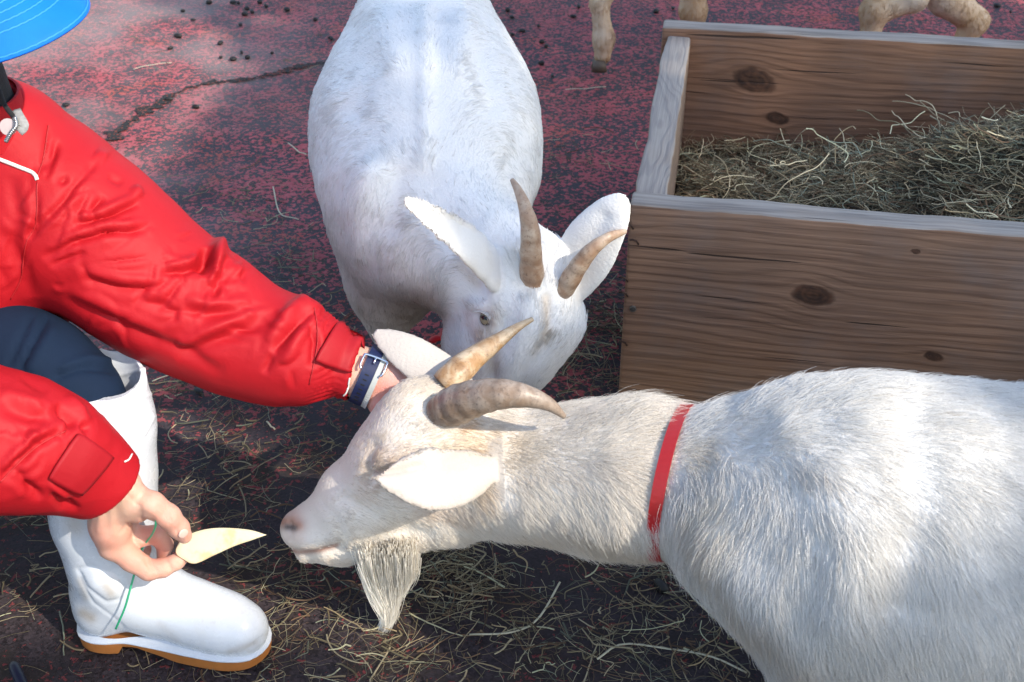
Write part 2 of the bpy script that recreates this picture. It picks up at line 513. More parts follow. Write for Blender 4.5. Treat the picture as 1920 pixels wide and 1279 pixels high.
# ------------------------------------------------------------------ weathered wood
def wood_mat(name, knots, light, dark, grey=0.25, seed=0.0, freq=70, axis='x', endgrain=False, ringdist=0.35):
    """long grain along the board; knots = (x, z, r) in board coordinates"""
    n = NT(name)
    p = n.coord()
    o = n.sep(p)
    x, z = (o[0], o[2]) if axis == 'x' else (o[2], o[0])
    if axis == 'xy': x, z = o[0], o[1]
    if axis == 'yx': x, z = o[1], o[0]
    y = o[1] if axis in 'xz' else o[2]
    low = n.noise(n.comb(n.math('MULTIPLY', x, 1.6), seed, n.math('MULTIPLY', z, 7.0)), 1.0, 3, 0.5)
    g = n.math('ADD', z, n.math('MULTIPLY', n.math('SUBTRACT', low, 0.5), ringdist * 0.22))
    g = n.math('ADD', g, n.math('MULTIPLY', y, 0.6))
    km = None; kr = None
    for kx, kz, r in knots:
        dx = n.math('MULTIPLY', n.math('SUBTRACT', x, kx), 0.62); dz = n.math('SUBTRACT', z, kz)
        dx = n.math('ADD', dx, n.math('MULTIPLY', dz, 0.25))
        d2 = n.math('ADD', n.math('MULTIPLY', dx, dx), n.math('MULTIPLY', dz, dz))
        g = n.math('SUBTRACT', g, n.math('DIVIDE', n.math('MULTIPLY', dz, 1.3 * r * r), n.math('ADD', d2, r * r * 0.55)))
        d = n.math('SQRT', d2)
        wob = n.math('MULTIPLY', n.math('SUBTRACT', n.noise(n.comb(x, seed, z), 40 * 0.02 / r, 2), 0.5), r * 0.6)
        d = n.math('ADD', d, wob)
        m = n.smooth(d, r * 0.75, r * 1.05, 1, 0)
        km = m if km is None else n.math('MAXIMUM', km, m)
        rr = n.math('MULTIPLY', n.math('SINE', n.math('MULTIPLY', d, 1.1e3 * 0.02 / r)), m)
        kr = rr if kr is None else n.math('ADD', kr, rr)
    ring = n.math('SINE', n.math('MULTIPLY', g, freq * 6.283))
    ring = n.smooth(ring, -0.2, 1.0)
    fib = n.noise(n.comb(n.math('MULTIPLY', x, 9), seed + 3, n.math('MULTIPLY', z, 420)), 1.0, 3, 0.6)
    fib2 = n.noise(n.comb(n.math('MULTIPLY', x, 3), seed + 9, n.math('MULTIPLY', z, 130)), 1.0, 3, 0.6)
    stain = n.noise(p, 5.5, 4, 0.6)
    c = n.mix(n.math('MULTIPLY', ring, n.smooth(n.noise(p, 6, 2), 0.3, 0.7, 0.20, 0.62)), light, dark)
    c = n.mix(n.smooth(fib2, 0.35, 0.7, 0.0, 0.6), c, dark)
    c = n.mix(n.smooth(fib, 0.35, 0.75, 0.0, 0.35), c, tuple(min(1, v * 1.5) for v in light))
    c = n.mix(n.smooth(stain, 0.42, 0.72, 0.0, grey), c, (0.23, 0.20, 0.185))
    c = n.mix(n.smooth(n.noise(p, 2.3, 3), 0.5, 0.7, 0, 0.45), c, (0.10, 0.062, 0.043))
    chk = n.noise(n.comb(n.math('MULTIPLY', x, 2.2), seed + 20, n.math('MULTIPLY', z, 95)), 1.0, 2, 0.5)
    chk = n.smooth(chk, 0.665, 0.69)
    c = n.mix(n.math('MULTIPLY', chk, 0.85), c, (0.025, 0.016, 0.012))
    if km is not None:
        kc = n.mix(n.smooth(n.math('ADD', n.math('MULTIPLY', kr, 0.10), n.math('MULTIPLY', n.noise(n.comb(x, seed, z), 60, 3), 1.2)), 0.2, 0.9), (0.125, 0.055, 0.030), (0.028, 0.016, 0.012))
        c = n.mix(n.math('MULTIPLY', km, 0.9), c, kc)
    n.set(c, 0.78); n.b.inputs['Specular IOR Level'].default_value = 0.3
    h = n.math('ADD', n.math('MULTIPLY', ring, 0.5), n.math('MULTIPLY', fib2, 0.7))
    h = n.math('SUBTRACT', h, n.math('MULTIPLY', chk, 1.2))
    n.bump(h, 0.55, 0.0025)
    return n.m

BOX_YAW = R(-10)
BD, BW = Vector((math.sin(-BOX_YAW), math.cos(BOX_YAW), 0)), Vector((math.cos(BOX_YAW), math.sin(BOX_YAW), 0))
BOXH = 0.385
def plank(name, size, parent, loc, side_mat, top_mat, seed, wav=0.003, nz=10, label=None, topwave=0.0):
    """board along x, thickness y, height z; origin at its outer bottom left corner; edges worn"""
    L, T, H = size
    bm = bmesh.new()
    bmesh.ops.create_cube(bm, size=1)
    for v in bm.verts: v.co = Vector(((v.co.x + .5) * L, (v.co.y + .5) * T, (v.co.z + .5) * H))
    bmesh.ops.bevel(bm, geom=[e for e in bm.edges], offset=min(T, H) * 0.11, segments=3, affect='EDGES', profile=0.5)
    for ax, n_ in ((0, int(L / 0.02)), (2, nz)):
        for i in range(1, n_):
            d = (L if ax == 0 else H) * i / n_
            pc = [0, 0, 0]; pc[ax] = d; no = [0, 0, 0]; no[ax] = 1
            bmesh.ops.bisect_plane(bm, geom=list(bm.verts) + list(bm.edges) + list(bm.faces), plane_co=pc, plane_no=no, dist=1e-5)
    V = np.array([v.co[:] for v in bm.verts])
    w = vnoise(V, 9, seed, 2); w2 = vnoise(V, 30, seed + 5, 2)
    for v, a, b in zip(bm.verts, w, w2):
        edge = 1.0 if (v.co.z > H * 0.9) else 0.35
        v.co.z += (a * wav + b * wav * 0.4) * edge
        v.co.y += (a * wav * 0.6 + b * wav * 0.25)
        if topwave and v.co.z > H * 0.6 and v.co.y > T * 0.5:
            v.co.y += topwave * math.sin(v.co.x * 17 + 1.0) * math.sin(v.co.x * 6.3)
    bmesh.ops.recalc_face_normals(bm, faces=bm.faces)
    me = bpy.data.meshes.new(name)
    bm.to_mesh(me); bm.free()
    me.polygons.foreach_set('use_smooth', [True] * len(me.polygons))
    o = link(name, me, parent, (side_mat, top_mat))
    me.polygons.foreach_set('material_index', [1 if p.normal.z > 0.55 else 0 for p in me.polygons])
    o.matrix_parent_inverse = Matrix.Identity(4)
    o.location = loc
    if label: o['label'] = label
    return o

def build_box():
    fl = PZ(1181, 384, BOXH)                       # top front left corner of the trough
    root = empty('hay_trough', (fl.x, fl.y, 0), BOX_YAW)
    tag(root, 'weathered brown plank trough full of hay, beside the two white goats', 'trough')
    TH = 0.050
    depth_box = 0.84
    L = 1.55
    W1, W2 = (0.32, 0.185, 0.115), (0.115, 0.060, 0.040)
    T1, T2 = (0.39, 0.335, 0.285), (0.14, 0.115, 0.10)
    top = wood_mat('grey_top_grain', [], T1, T2, 0.1, 4.0, 26, 'xy', ringdist=1.0)
    sidetop = wood_mat('grey_side_top_grain', [], T1, (0.22, 0.19, 0.18), 0.1, 8.0, 60, 'xy', ringdist=1.4)
    def bc(px, py):    # point on the front face -> board coordinates
        r = ray(px, py); n_ = Vector((BD.x, BD.y, 0)); o = Vector((0, 0, CAM_H))
        t = (fl - o).dot(n_) / r.dot(n_); q = o + r * t - Vector((fl.x, fl.y, 0))
        return q.dot(BW), q.z
    def bk(px, py):    # inner face of the back board
        r = ray(px, py); n_ = Vector((BD.x, BD.y, 0)); o = Vector((0, 0, CAM_H))
        a = fl + BD * (depth_box - TH)
        t = (a - o).dot(n_) / r.dot(n_); q = o + r * t - Vector((fl.x, fl.y, 0))
        return q.dot(BW), q.z
    k1 = bc(1525, 555); k2 = bc(1750, 668); k3 = bc(1717, 472); k4 = bc(1405, 602)
    front = wood_mat('front_board_grain', [(k1[0], k1[1], 0.022), (k2[0], k2[1], 0.010), (k3[0], k3[1], 0.005)], W1, W2, 0.40, 1.0, 62)
    b1 = bk(1420, 150); b2 = bk(1462, 222); b3 = bk(1395, 204)
    back = wood_mat('back_board_grain', [(b1[0], b1[1], 0.030), (b2[0], b2[1], 0.016)], (0.29, 0.150, 0.088), (0.100, 0.048, 0.031), 0.25, 2.0, 58)
    side = wood_mat('side_board_grain', [], (0.36, 0.25, 0.17), (0.17, 0.10, 0.07), 0.35, 3.0, 60)
    plank('plank', (L, TH, BOXH), root, (0, 0, 0), front, top, 11, 0.0022, label='front board with a dark knot and a screw')
    plank('plank', (L + 0.01, TH, BOXH + 0.012), root, (-0.006, depth_box - TH, 0), back, top, 21, 0.002, label='back board with a large round knot')
    s = plank('plank', (depth_box - 2 * TH - 0.006, TH, BOXH - 0.004), root, (TH + 0.006, TH + 0.003, 0), side, sidetop, 31, 0.004, label='short grey board on the left', topwave=0.004)
    s.rotation_euler = (0, 0, R(90)); s.location = (TH + 0.004, TH + 0.003, 0)
    s2 = plank('plank', (depth_box - 2 * TH - 0.006, TH, BOXH - 0.004), root, (0, 0, 0), side, sidetop, 41, 0.004)
    s2.rotation_euler = (0, 0, R(90)); s2.location = (L - 0.004, TH + 0.003, 0)
    plank('floor_board', (L - 2 * TH - 0.02, depth_box - 2 * TH - 0.02, 0.02), root, (TH + 0.01, TH + 0.01, 0.01), back, back, 51, 0.001)
    # screws and nails
    metal = simple('old_screw_metal', (0.20, 0.19, 0.17), 0.45, Metallic=0.8)
    for (px, py, r) in ((1187, 578, 0.0060),):
        x, z = bc(px, py)
        bm = bmesh.new()
        bmesh.ops.create_cone(bm, cap_ends=True, segments=20, radius1=r, radius2=r * 0.8, depth=0.003)
        bmesh.ops.create_cube(bm, size=r * 0.5, matrix=Matrix.Translation((0, 0, 0.0016)))
        o = bm_obj('screw', bm, (metal,), root)
        o.matrix_parent_inverse = Matrix.Identity(4); o.location = (x, -0.003, z); o.rotation_euler = (R(90), 0, 0)
    for px, py in ((1176, 421), (1186, 450), (1166, 520), (1166, 548), (1165, 640)):
        x, z = bc(px, py)
        V, F = tube([(0, 0, 0), (0.004, -0.003, 0.003), (0.011, -0.004, 0.001), (0.014, -0.001, -0.006)], [0.0016] * 4, 6)
        o = mesh_obj('bent_nail', V, F, (simple('rust', (0.06, 0.03, 0.02), 0.8) if 'rust' not in bpy.data.materials else bpy.data.materials['rust'],), root)
        o.matrix_parent_inverse = Matrix.Identity(4); o.location = (x - 0.004, -0.001, z)
    return root, fl, L, depth_box, TH
BOX, BOX_FL, BOX_L, BOX_D, BOX_T = build_box()
def box_pt(x, y, z):
    return Vector((BOX_FL.x, BOX_FL.y, 0)) + BW * x + BD * y + Vector((0, 0, z))

# ------------------------------------------------------------------ hay
def hay_mat():
    n = NT('dry_hay')
    c = n.attr('tint')
    n.set(c, 0.65); n.b.inputs['Specular IOR Level'].default_value = 0.3
    return n.m
HAY = hay_mat()
def hay_cols(n, r, pale=0.25):
    base = np.array([(0.36, 0.27, 0.150), (0.22, 0.18, 0.100), (0.17, 0.10, 0.055), (0.54, 0.45, 0.28), (0.25, 0.27, 0.19)])
    w = np.array([0.30, 0.24, 0.26, pale * 0.45, 0.12]); w /= w.sum()
    c = base[r.choice(5, n, p=w)] * r.uniform(0.55, 1.7, (n, 1))
    return np.clip(c, 0, 0.75)
def curly(n, m, r, length, curl, flatness):
    """random walks: n strands with m points, unit-free start at origin"""
    a = r.uniform(0, 2 * np.pi, n); el = r.normal(0, flatness, n)
    k = r.normal(0, 1, n) * curl; dk = r.normal(0, 1, (n, m)) * curl * 0.8
    kink = (r.random((n, m)) < 0.14) * r.normal(0, 1.2, (n, m))
    P = np.zeros((n, m, 3)); step = length / (m - 1)
    A = a.copy(); E_ = el.copy()
    for i in range(1, m):
        A = A + k + dk[:, i] + kink[:, i]
        E_ = E_ * 0.8 + r.normal(0, flatness * 0.5, n)
        d = np.stack([np.cos(A) * np.cos(E_), np.sin(A) * np.cos(E_), np.sin(E_)], 1)
        P[:, i] = P[:, i - 1] + d * step[:, None]
    return P - P.mean(1, keepdims=True)
def build_hay():
    r = np.random.default_rng(21)
    # mound in the trough
    def height(x, y):
        X = np.stack([x, y, np.zeros_like(x)], 1)
        h = 0.145 + 0.20 * np.exp(-(((x - 0.74) / 0.27) ** 2 + ((y - 0.50) / 0.22) ** 2)) + 0.15 * np.exp(-(((x - 1.22) / 0.33) ** 2 + ((y - 0.46) / 0.28) ** 2))
        h += 0.07 * np.exp(-((y - 0.14) / 0.16) ** 2) + 0.02 * np.exp(-((x - 0.35) / 0.2) ** 2)
        return h + 0.014 * vnoise(X, 9, 3, 3) + 0.006
    nx, ny = 90, 50
    xs = np.linspace(BOX_T + 0.008, BOX_L - BOX_T - 0.008, nx); ys = np.linspace(BOX_T + 0.006, BOX_D - BOX_T - 0.006, ny)
    X, Y = np.meshgrid(xs, ys, indexing='ij')
    H = height(X.ravel(), Y.ravel()) - 0.02
    top = [box_pt(a, b, c) for a, b, c in zip(X.ravel(), Y.ravel(), H)]
    V = top; F = []
    for i in range(nx - 1):
        for j in range(ny - 1):
            a = i * ny + j; F.append((a, a + ny, a + ny + 1, a + 1))
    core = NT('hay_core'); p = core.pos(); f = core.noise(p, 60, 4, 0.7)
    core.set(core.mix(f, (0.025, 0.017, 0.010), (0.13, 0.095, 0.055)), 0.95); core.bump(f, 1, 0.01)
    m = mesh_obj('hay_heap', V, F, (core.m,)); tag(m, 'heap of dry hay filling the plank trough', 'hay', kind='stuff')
    N = 21000
    x = r.uniform(BOX_T + 0.02, BOX_L - BOX_T - 0.02, N); y = r.uniform(BOX_T + 0.015, BOX_D - BOX_T - 0.02, N)
    L = r.uniform(0.03, 0.17, N) * r.uniform(0.5, 1, N)
    P = curly(N, 8, r, L, 0.22, 0.35)
    z = height(x, y) + np.abs(r.normal(0, 0.010, N)) - 0.012
    lx = P[:, :, 0] + x[:, None]; ly = P[:, :, 1] + y[:, None]
    lx = np.clip(lx, BOX_T + 0.004, BOX_L - BOX_T - 0.004); ly = np.clip(ly, BOX_T + 0.004, BOX_D - BOX_T - 0.004)
    hz = height(lx.ravel(), ly.ravel()).reshape(lx.shape)
    lz = np.maximum(P[:, :, 2] + z[:, None], hz - 0.018)
    O = np.array(box_pt(0, 0, 0)); W = O + lx[..., None] * np.array(BW) + ly[..., None] * np.array(BD); W[..., 2] = lz
    rad_ = (0.00035 + 0.0011 * r.random(N) ** 3)[:, None] * np.linspace(1, 0.6, 8)[None]
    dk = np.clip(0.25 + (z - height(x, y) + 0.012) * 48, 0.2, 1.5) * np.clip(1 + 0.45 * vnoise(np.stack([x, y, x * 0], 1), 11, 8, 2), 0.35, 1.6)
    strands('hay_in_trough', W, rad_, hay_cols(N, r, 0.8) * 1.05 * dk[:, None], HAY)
    tag(bpy.data.objects['hay_in_trough'], 'loose strands of dry hay on top of the heap in the trough', 'hay', kind='stuff')
    # a few long stalks sticking out
    M = 26
    P = curly(M, 10, r, r.uniform(0.10, 0.20, M), 0.05, 0.5)
    pts = [(1450, 260), (1500, 300), (1700, 210), (1740, 190), (1820, 240), (1850, 230), (1560, 250), (1600, 235), (1320, 330), (1345, 340), (1400, 320)]
    c = []
    for i in range(M):
        a, b = pts[i % len(pts)]
        c.append(np.array(PZ(a + r.uniform(-30, 30), b + r.uniform(5, 40), 0.28 if a > 1480 else 0.17)))
    W = P + np.array(c)[:, None]
    strands('hay_stalks', W, np.full((M, 10), 0.0009), hay_cols(M, r, 3) * 1.3, HAY)
    tag(bpy.data.objects['hay_stalks'], 'long pale hay stalks sticking up from the heap in the trough', 'hay', kind='stuff')
    # litter on the ground: clumps where the photo shows them
    cl = [(860, 1090, 60, 330), (1180, 1150, 150, 260), (930, 1200, 160, 260), (1300, 1230, 120, 200), (700, 1200, 120, 140), (1250, 1060, 60, 160), (1060, 640, 60, 220), (1120, 560, 40, 120),
          (1110, 700, 50, 160), (470, 380, 70, 110), (560, 520, 90, 110), (640, 600, 60, 90), (1060, 290, 40, 40), (450, 800, 110, 190), (350, 740, 60, 90), (420, 930, 90, 180), (480, 1060, 70, 110),
          (60, 1100, 70, 70), (30, 960, 40, 60), (590, 850, 60, 70), (600, 1230, 140, 180), (280, 60, 60, 12), (290, 125, 30, 14), (580, 60, 50, 14), (520, 500, 40, 40), (300, 1240, 120, 70), (1040, 320, 30, 40),
          (840, 1030, 50, 120), (1200, 1270, 250, 240), (400, 640, 200, 120), (1150, 300, 40, 30), (1140, 610, 30, 100), (500, 1150, 60, 60)]
    C = []
    for (px, py, s, k) in cl:
        for _ in range(int(k * 0.68)):
            C.append(np.array(PZ(px + r.normal(0, s), py + r.normal(0, s * 0.55), 0)))
    for _ in range(800):
        C.append(np.array([r.uniform(-1.3, 1.6), 0.7 + abs(r.normal(0, 0.75)), 0]))
    C = np.array(C); N = len(C)
    L = r.uniform(0.02, 0.11, N) * r.uniform(0.4, 1.1, N)
    P = curly(N, 9, r, L, 0.10, 0.10)
    W = P + C[:, None]
    W[..., 2] = np.abs(P[..., 2]) * 0.8 + 0.0012 + r.uniform(0, 0.006, N)[:, None]
    rad_ = (0.00025 + 0.0012 * r.random(N) ** 4)[:, None] * np.linspace(1, 0.7, 9)[None]
    strands('hay_litter', W, rad_, hay_cols(N, r, 0.9) * 0.52, HAY)
    tag(bpy.data.objects['hay_litter'], 'thin strands of hay littering the worn red ground', 'hay', kind='stuff')
build_hay()

def straws():
    """single pale stalks one can pick out"""
    L = [([(1060, 168), (1095, 167), (1136, 163)], 'short white stalk lying left of the trough, near its back'),
         ([(1270, 1085), (1300, 1122), (1338, 1160)], 'flat pale stalk below the collared goat\'s throat'),
         ([(1120, 1236), (1165, 1210), (1240, 1215), (1330, 1232), (1400, 1262)], 'long bent grey stalk at the bottom edge left of the goat\'s chest'),
         ([(880, 1190), (955, 1188), (1010, 1160), (1050, 1092)], 'thin green grey stalk right of the goat\'s beard'),
         ([(540, 268), (560, 285), (574, 290)], 'curved pale stalk left of the far goat\'s belly'),
         ([(512, 350), (525, 400), (560, 412)], 'bent straw behind the red sleeve'),
         ([(250, 130), (285, 122), (322, 118)], 'yellow straw pair on the bright ground beside the cap'),
         ([(285, 715), (330, 700), (352, 685)], 'pale straw under the red sleeve beside the boot top'),
         ([(500, 790), (508, 800), (516, 806)], 'short white straw between the boot and the goat\'s nose')]
    for pts, lab in L:
        path = catmull([PZ(a, b, 0.004) for a, b in pts], 14)
        path[:, 2] += 0.002 * np.abs(np.sin(np.linspace(0, 6, 14)))
        V, F = tube(path, [0.0016] * 14, 6, flat=(0, 0, 1), squash=0.45)
        m = bpy.data.materials.get('pale_straw') or simple('pale_straw', (0.50, 0.45, 0.31), 0.6)
        tag(mesh_obj('straw', V, F, (m,)), lab, 'straw')
straws()

def droppings():
    pts = [(343, 20), (362, 37), (334, 67), (319, 90), (437, 4), (447, 5), (463, 15), (473, 22), (459, 26), (499, 11), (538, 17), (451, 46), (413, 80), (453, 98), (464, 107), (414, 107), (437, 110), (510, 99), (591, 36), (487, 3),
           (392, 4), (620, 71), (316, 186), (123, 196), (367, 200), (952, 18), (960, 32), (961, 64), (979, 57), (1010, 48), (1016, 78), (1024, 86), (1015, 118), (1036, 142), (635, 90), (622, 73), (372, 733), (1240, 1098), (1230, 20), (1262, 15), (1085, 12), (1870, 10), (1895, 22), (1075, 30)]
    m = simple('dropping_black', (0.012, 0.010, 0.009), 0.6, 0.4, 300, 0.4)
    me = None
    r = random.Random(3)
    for k, (a, b) in enumerate(pts):
        bm = bmesh.new()
        if me is None:
            bmesh.ops.create_icosphere(bm, subdivisions=2, radius=0.0062)
            for v in bm.verts: v.co.x *= 1.35; v.co *= 1 + 0.08 * math.sin(v.co.y * 900)
            me = bpy.data.meshes.new('dropping'); bm.to_mesh(me); me.materials.append(m)
            me.polygons.foreach_set('use_smooth', [True] * len(me.polygons))
        bm.free()
        o = bpy.data.objects.new('dropping', me); COL.objects.link(o)
        p = PZ(a, b, 0.003); s = r.uniform(0.9, 1.5)
        o.location = (p.x, p.y, 0.003); o.rotation_euler = (0, 0, r.uniform(0, 6)); o.scale = (s * r.uniform(0.7, 1.2), s * r.uniform(0.7, 1.1), s * r.uniform(0.6, 0.95))
        if (a, b) == (372, 733): tag(o, 'single black dropping under the red sleeve', 'dropping')
        elif (a, b) == (1240, 1098): tag(o, 'single black dropping below the collared goat\'s throat', 'dropping')
        elif (a, b) == (123, 196): tag(o, 'black dropping on the bright ground just beyond the red shoulder', 'dropping')
        else: tag(o, 'small black goat dropping scattered on the red ground beyond the animals', 'dropping', 'droppings scattered on the ground')
droppings()
# ------------------------------------------------------------------ animals
def fur_mat(name, rough=0.55):
    n = NT(name)
    n.set(n.attr('tint'), rough)
    n.b.inputs['Specular IOR Level'].default_value = 0.25
    try:
        n.b.inputs['Sheen Weight'].default_value = 0.0
    except Exception: pass
    tr = n.n('ShaderNodeBsdfTranslucent'); n.put(tr.inputs['Color'], n.attr('tint'))       # light passes through thin white hair
    mx = n.n('ShaderNodeMixShader'); mx.inputs[0].default_value = 0.30
    n.t.links.new(n.b.outputs[0], mx.inputs[1]); n.t.links.new(tr.outputs[0], mx.inputs[2]); n.t.links.new(mx.outputs[0], n.out.inputs['Surface'])
    return n.m
def hide_mat(name):
    n = NT(name)
    c = n.attr('tint'); f = n.noise(n.coord(), 260, 3, 0.6)
    n.set(n.mix(n.math('MULTIPLY', f, 0.35), c, (0.62, 0.56, 0.50)), 0.7)
    n.b.inputs['Specular IOR Level'].default_value = 0.3
    n.bump(f, 0.5, 0.002)
    return n.m
FUR = fur_mat('fur'); HIDE = hide_mat('goat_hide')
def horn_mat(name, base, dark, pale):
    n = NT(name)
    p = n.coord('Object')
    f = n.noise(p, 45, 4, 0.6, 0.5); g = n.noise(p, 240, 3, 0.6)
    at = n.sep(n.attr('tint'))
    c = n.mix(n.smooth(f, 0.35, 0.68), base, pale)
    c = n.mix(n.smooth(g, 0.5, 0.75, 0, 0.6), c, dark)
    c = n.mix(at[0], c, dark); c = n.mix(at[1], c, pale)
    n.set(c, 0.42); n.b.inputs['Specular IOR Level'].default_value = 0.5
    n.bump(n.math('ADD', n.math('MULTIPLY', g, 0.5), f), 0.5, 0.002)
    return n.m

def paint(V, Q, base, strokes):
    """natural markings and some painted-in light and shade; strokes = (points in picture, half width, colour, amount)"""
    C = np.tile(np.array(base, float), (len(V), 1))
    px = to_px(V); N = vnormals(V, Q)
    view = np.array([0, 0, CAM_H]) - V; view /= np.linalg.norm(view, axis=1, keepdims=True)
    f = np.clip(np.einsum('ij,ij->i', N, view) * 4 + 0.8, 0, 1)
    for pts, w, col, a in strokes:
        k = (stroke_w(px, pts, w) * a * f)[:, None]
        C = C * (1 - k) + np.array(col) * k
    return C
def blob(X, c, s):
    d = X - np.array(c); return np.exp(-(d * d).sum(1) / (s * s))

def grow_fur(name, V, Q, cols, hlen, guides, parent, n_hair, r, rad0=0.00030, lift=0.42, per=6, jit=0.16, frame_pref=4.0, spread=0.0035, droop=0.10, m=4, tipcol=1.06, specks=0.03):
    A = V[Q[:, 1]] - V[Q[:, 0]]; B = V[Q[:, 3]] - V[Q[:, 0]]
    area = np.linalg.norm(np.cross(A, B), axis=1)
    c = V[Q].mean(1); px = to_px(c); N = vnormals(V, Q); fn = N[Q].mean(1)
    view = np.array([0, 0, CAM_H]) - c; view /= np.linalg.norm(view, axis=1, keepdims=True)
    vis = (np.einsum('ij,ij->i', fn, view) > -0.25) & (px[:, 0] > -60) & (px[:, 0] < 1980) & (px[:, 1] > -60) & (px[:, 1] < 1340)
    hl = hlen[Q].mean(1)
    w = area * np.where(vis, frame_pref, 1.0) * np.where(hl > 0.0012, 1, 0) * np.clip(0.014 / np.maximum(hl, 0.002), 0.8, 2.6)
    w /= w.sum()
    nc = n_hair // per
    q = r.choice(len(Q), nc, p=w)
    u, v = r.random((2, nc, 1))
    q0, q1, q2, q3 = (Q[q, i] for i in range(4))
    def lerp(X): return (X[q0] * (1 - u) + X[q1] * u) * (1 - v) + (X[q3] * (1 - u) + X[q2] * u) * v
    P0 = lerp(V); Nn = lerp(N); Nn /= np.linalg.norm(Nn, axis=1, keepdims=True)
    Cc = lerp(cols); Lc = lerp(hlen[:, None])[:, 0]
    gp = np.array([g[0] for g in guides], float); gd = np.array([g[1] for g in guides], float); gs = np.array([g[2] for g in guides], float)
    gd /= np.linalg.norm(gd, axis=1, keepdims=True)
    F = np.zeros_like(P0)
    for a, b, s in zip(gp, gd, gs):
        d = P0 - a; F += (1.0 / (1 + ((d * d).sum(1) / (s * s)) ** 2))[:, None] * b
    sw = np.stack([vnoise(P0, 26, 31 + i, 2) for i in range(3)], 1)
    F = F / (np.linalg.norm(F, axis=1, keepdims=True) + 1e-9) + sw * 0.22
    F -= Nn * np.einsum('ij,ij->i', F, Nn)[:, None]; F /= np.linalg.norm(F, axis=1, keepdims=True) + 1e-9
    # hairs around each lock
    rep = lambda X: np.repeat(X, per, axis=0)
    Pr, Nr, Fr, Cr, Lr = rep(P0), rep(Nn), rep(F), rep(Cc), np.repeat(Lc, per)
    k = len(Pr)
    side = np.cross(Nr, Fr)
    o1, o2 = r.normal(0, spread, (2, k, 1))
    sc_ = np.clip(Lr / 0.010, 0.12, 1.0)[:, None]; o1 = o1 * sc_; o2 = o2 * sc_
    root = Pr + side * o1 + Fr * o2 - Nr * 0.0006
    L = Lr * r.uniform(0.65, 1.15, k) * (1 + 0.25 * np.repeat(vnoise(P0, 60, 77, 1), per))
    lift_ = lift * np.clip(Lr / 0.012, 0.38, 1.0); jit_ = (jit * np.clip(Lr / 0.012, 0.45, 1.0))[:, None]
    lf = lift_ * (1 + 0.28 * np.repeat(vnoise(P0, 35, 55, 2), per)) + r.normal(0, 0.07, k)
    D = Fr * np.cos(lf)[:, None] + Nr * np.sin(lf)[:, None] + r.normal(0, 1, (k, 3)) * jit_
    D -= side * (o1 / (spread + 1e-9)) * 0.10
    D /= np.linalg.norm(D, axis=1, keepdims=True)
    pts = np.zeros((k, m, 3))
    for i in range(m):
        t = i / (m - 1)
        pts[:, i] = root + D * (L * t)[:, None] + (Fr * 0.25 - Nr * 0.33 + np.array([0, 0, -droop])) * (L * t * t)[:, None]
    rr = (rad0 * r.uniform(0.7, 1.2, k))[:, None] * np.linspace(1, 0.30, m)[None]
    dk_ = r.random((k, 1)) < specks
    Cr = np.clip(Cr * r.normal(1.0, 0.06, (k, 1)) * np.where(dk_, np.array([[0.68, 0.63, 0.58]]), 1.0), 0, 0.93)
    return strands(name, pts, rr, Cr, FUR, parent)

def on_surface(sol, c, d, lo=0.0, hi=0.35, off=0.0):
    a, b = lo, hi
    c = np.array(c, float); d = np.array(d, float)
    for _ in range(26):
        mth = (a + b) / 2
        if sol.field((c + d * mth)[None])[0] < off: a = mth
        else: b = mth
    return c + d * b
def band(sol, c, axis, width, thick, name, mats, parent, off=0.002, n=72, a0=0, a1=2 * math.pi, hi=0.3, gap=False):
    """a strap that lies on the body: real closed ring with thickness"""
    axis = np.array(axis, float); axis /= np.linalg.norm(axis)
    u = np.cross(axis, (0, 0, 1.0)); u /= np.linalg.norm(u); v = np.cross(axis, u)
    V, F = [], []
    for i in range(n):
        t = a0 + (a1 - a0) * i / n
        d = u * math.cos(t) + v * math.sin(t)
        rows = []
        for s in (-0.5, 0.5):
            p = on_surface(sol, np.array(c) + axis * s * width, d, 0.0, hi, off)
            rows.append(p)
        p0, p1 = rows
        V += [p0, p1, p1 + d * thick, p0 + d * thick]
    for i in range(n if a1 - a0 > 6.2 else n - 1):
        k = (i + 1) % n
        for j in range(4):
            jj = (j + 1) % 4
            F.append((i * 4 + j, k * 4 + j, k * 4 + jj, i * 4 + jj))
    return mesh_obj(name, V, F, mats, parent, smooth=False)

def horn(name, pts, mat, parent, ridges=9, seg=20, squash=0.8, n=60, dark_tip=0.2, flat=None):
    P = catmull([p for p, _ in pts], n); rr = catmull([(q, 0, 0) for _, q in pts], n)[:, 0]
    rr = np.maximum(rr, 0.0004)
    def ring(i, j):
        t = i / (n - 1)
        return 1 + 0.035 * (1 - t) * math.sin(t * ridges * 6.283) + 0.02 * math.sin(j * 3.1 + t * 9)
    V, F = tube(P, rr, seg, flat=flat, squash=squash, ring=ring)
    o = mesh_obj(name, V, F, (mat,), parent)
    me = o.data
    at = me.color_attributes.new('tint', 'FLOAT_COLOR', 'POINT')
    col = np.zeros((len(V), 4)); col[:, 3] = 1
    for i in range(n):
        t = i / (n - 1)
        for j in range(seg):
            a = j / seg * 2 * math.pi
            col[i * seg + j, 0] = 0.45 * max(0, math.sin(t * ridges * 6.283 + 2)) ** 4 * (1 - t) + 0.35 * max(0, 0.08 - t) / 0.08
            col[i * seg + j, 1] = 0.5 * t ** 3
    at.data.foreach_set('color', col.ravel())
    return o

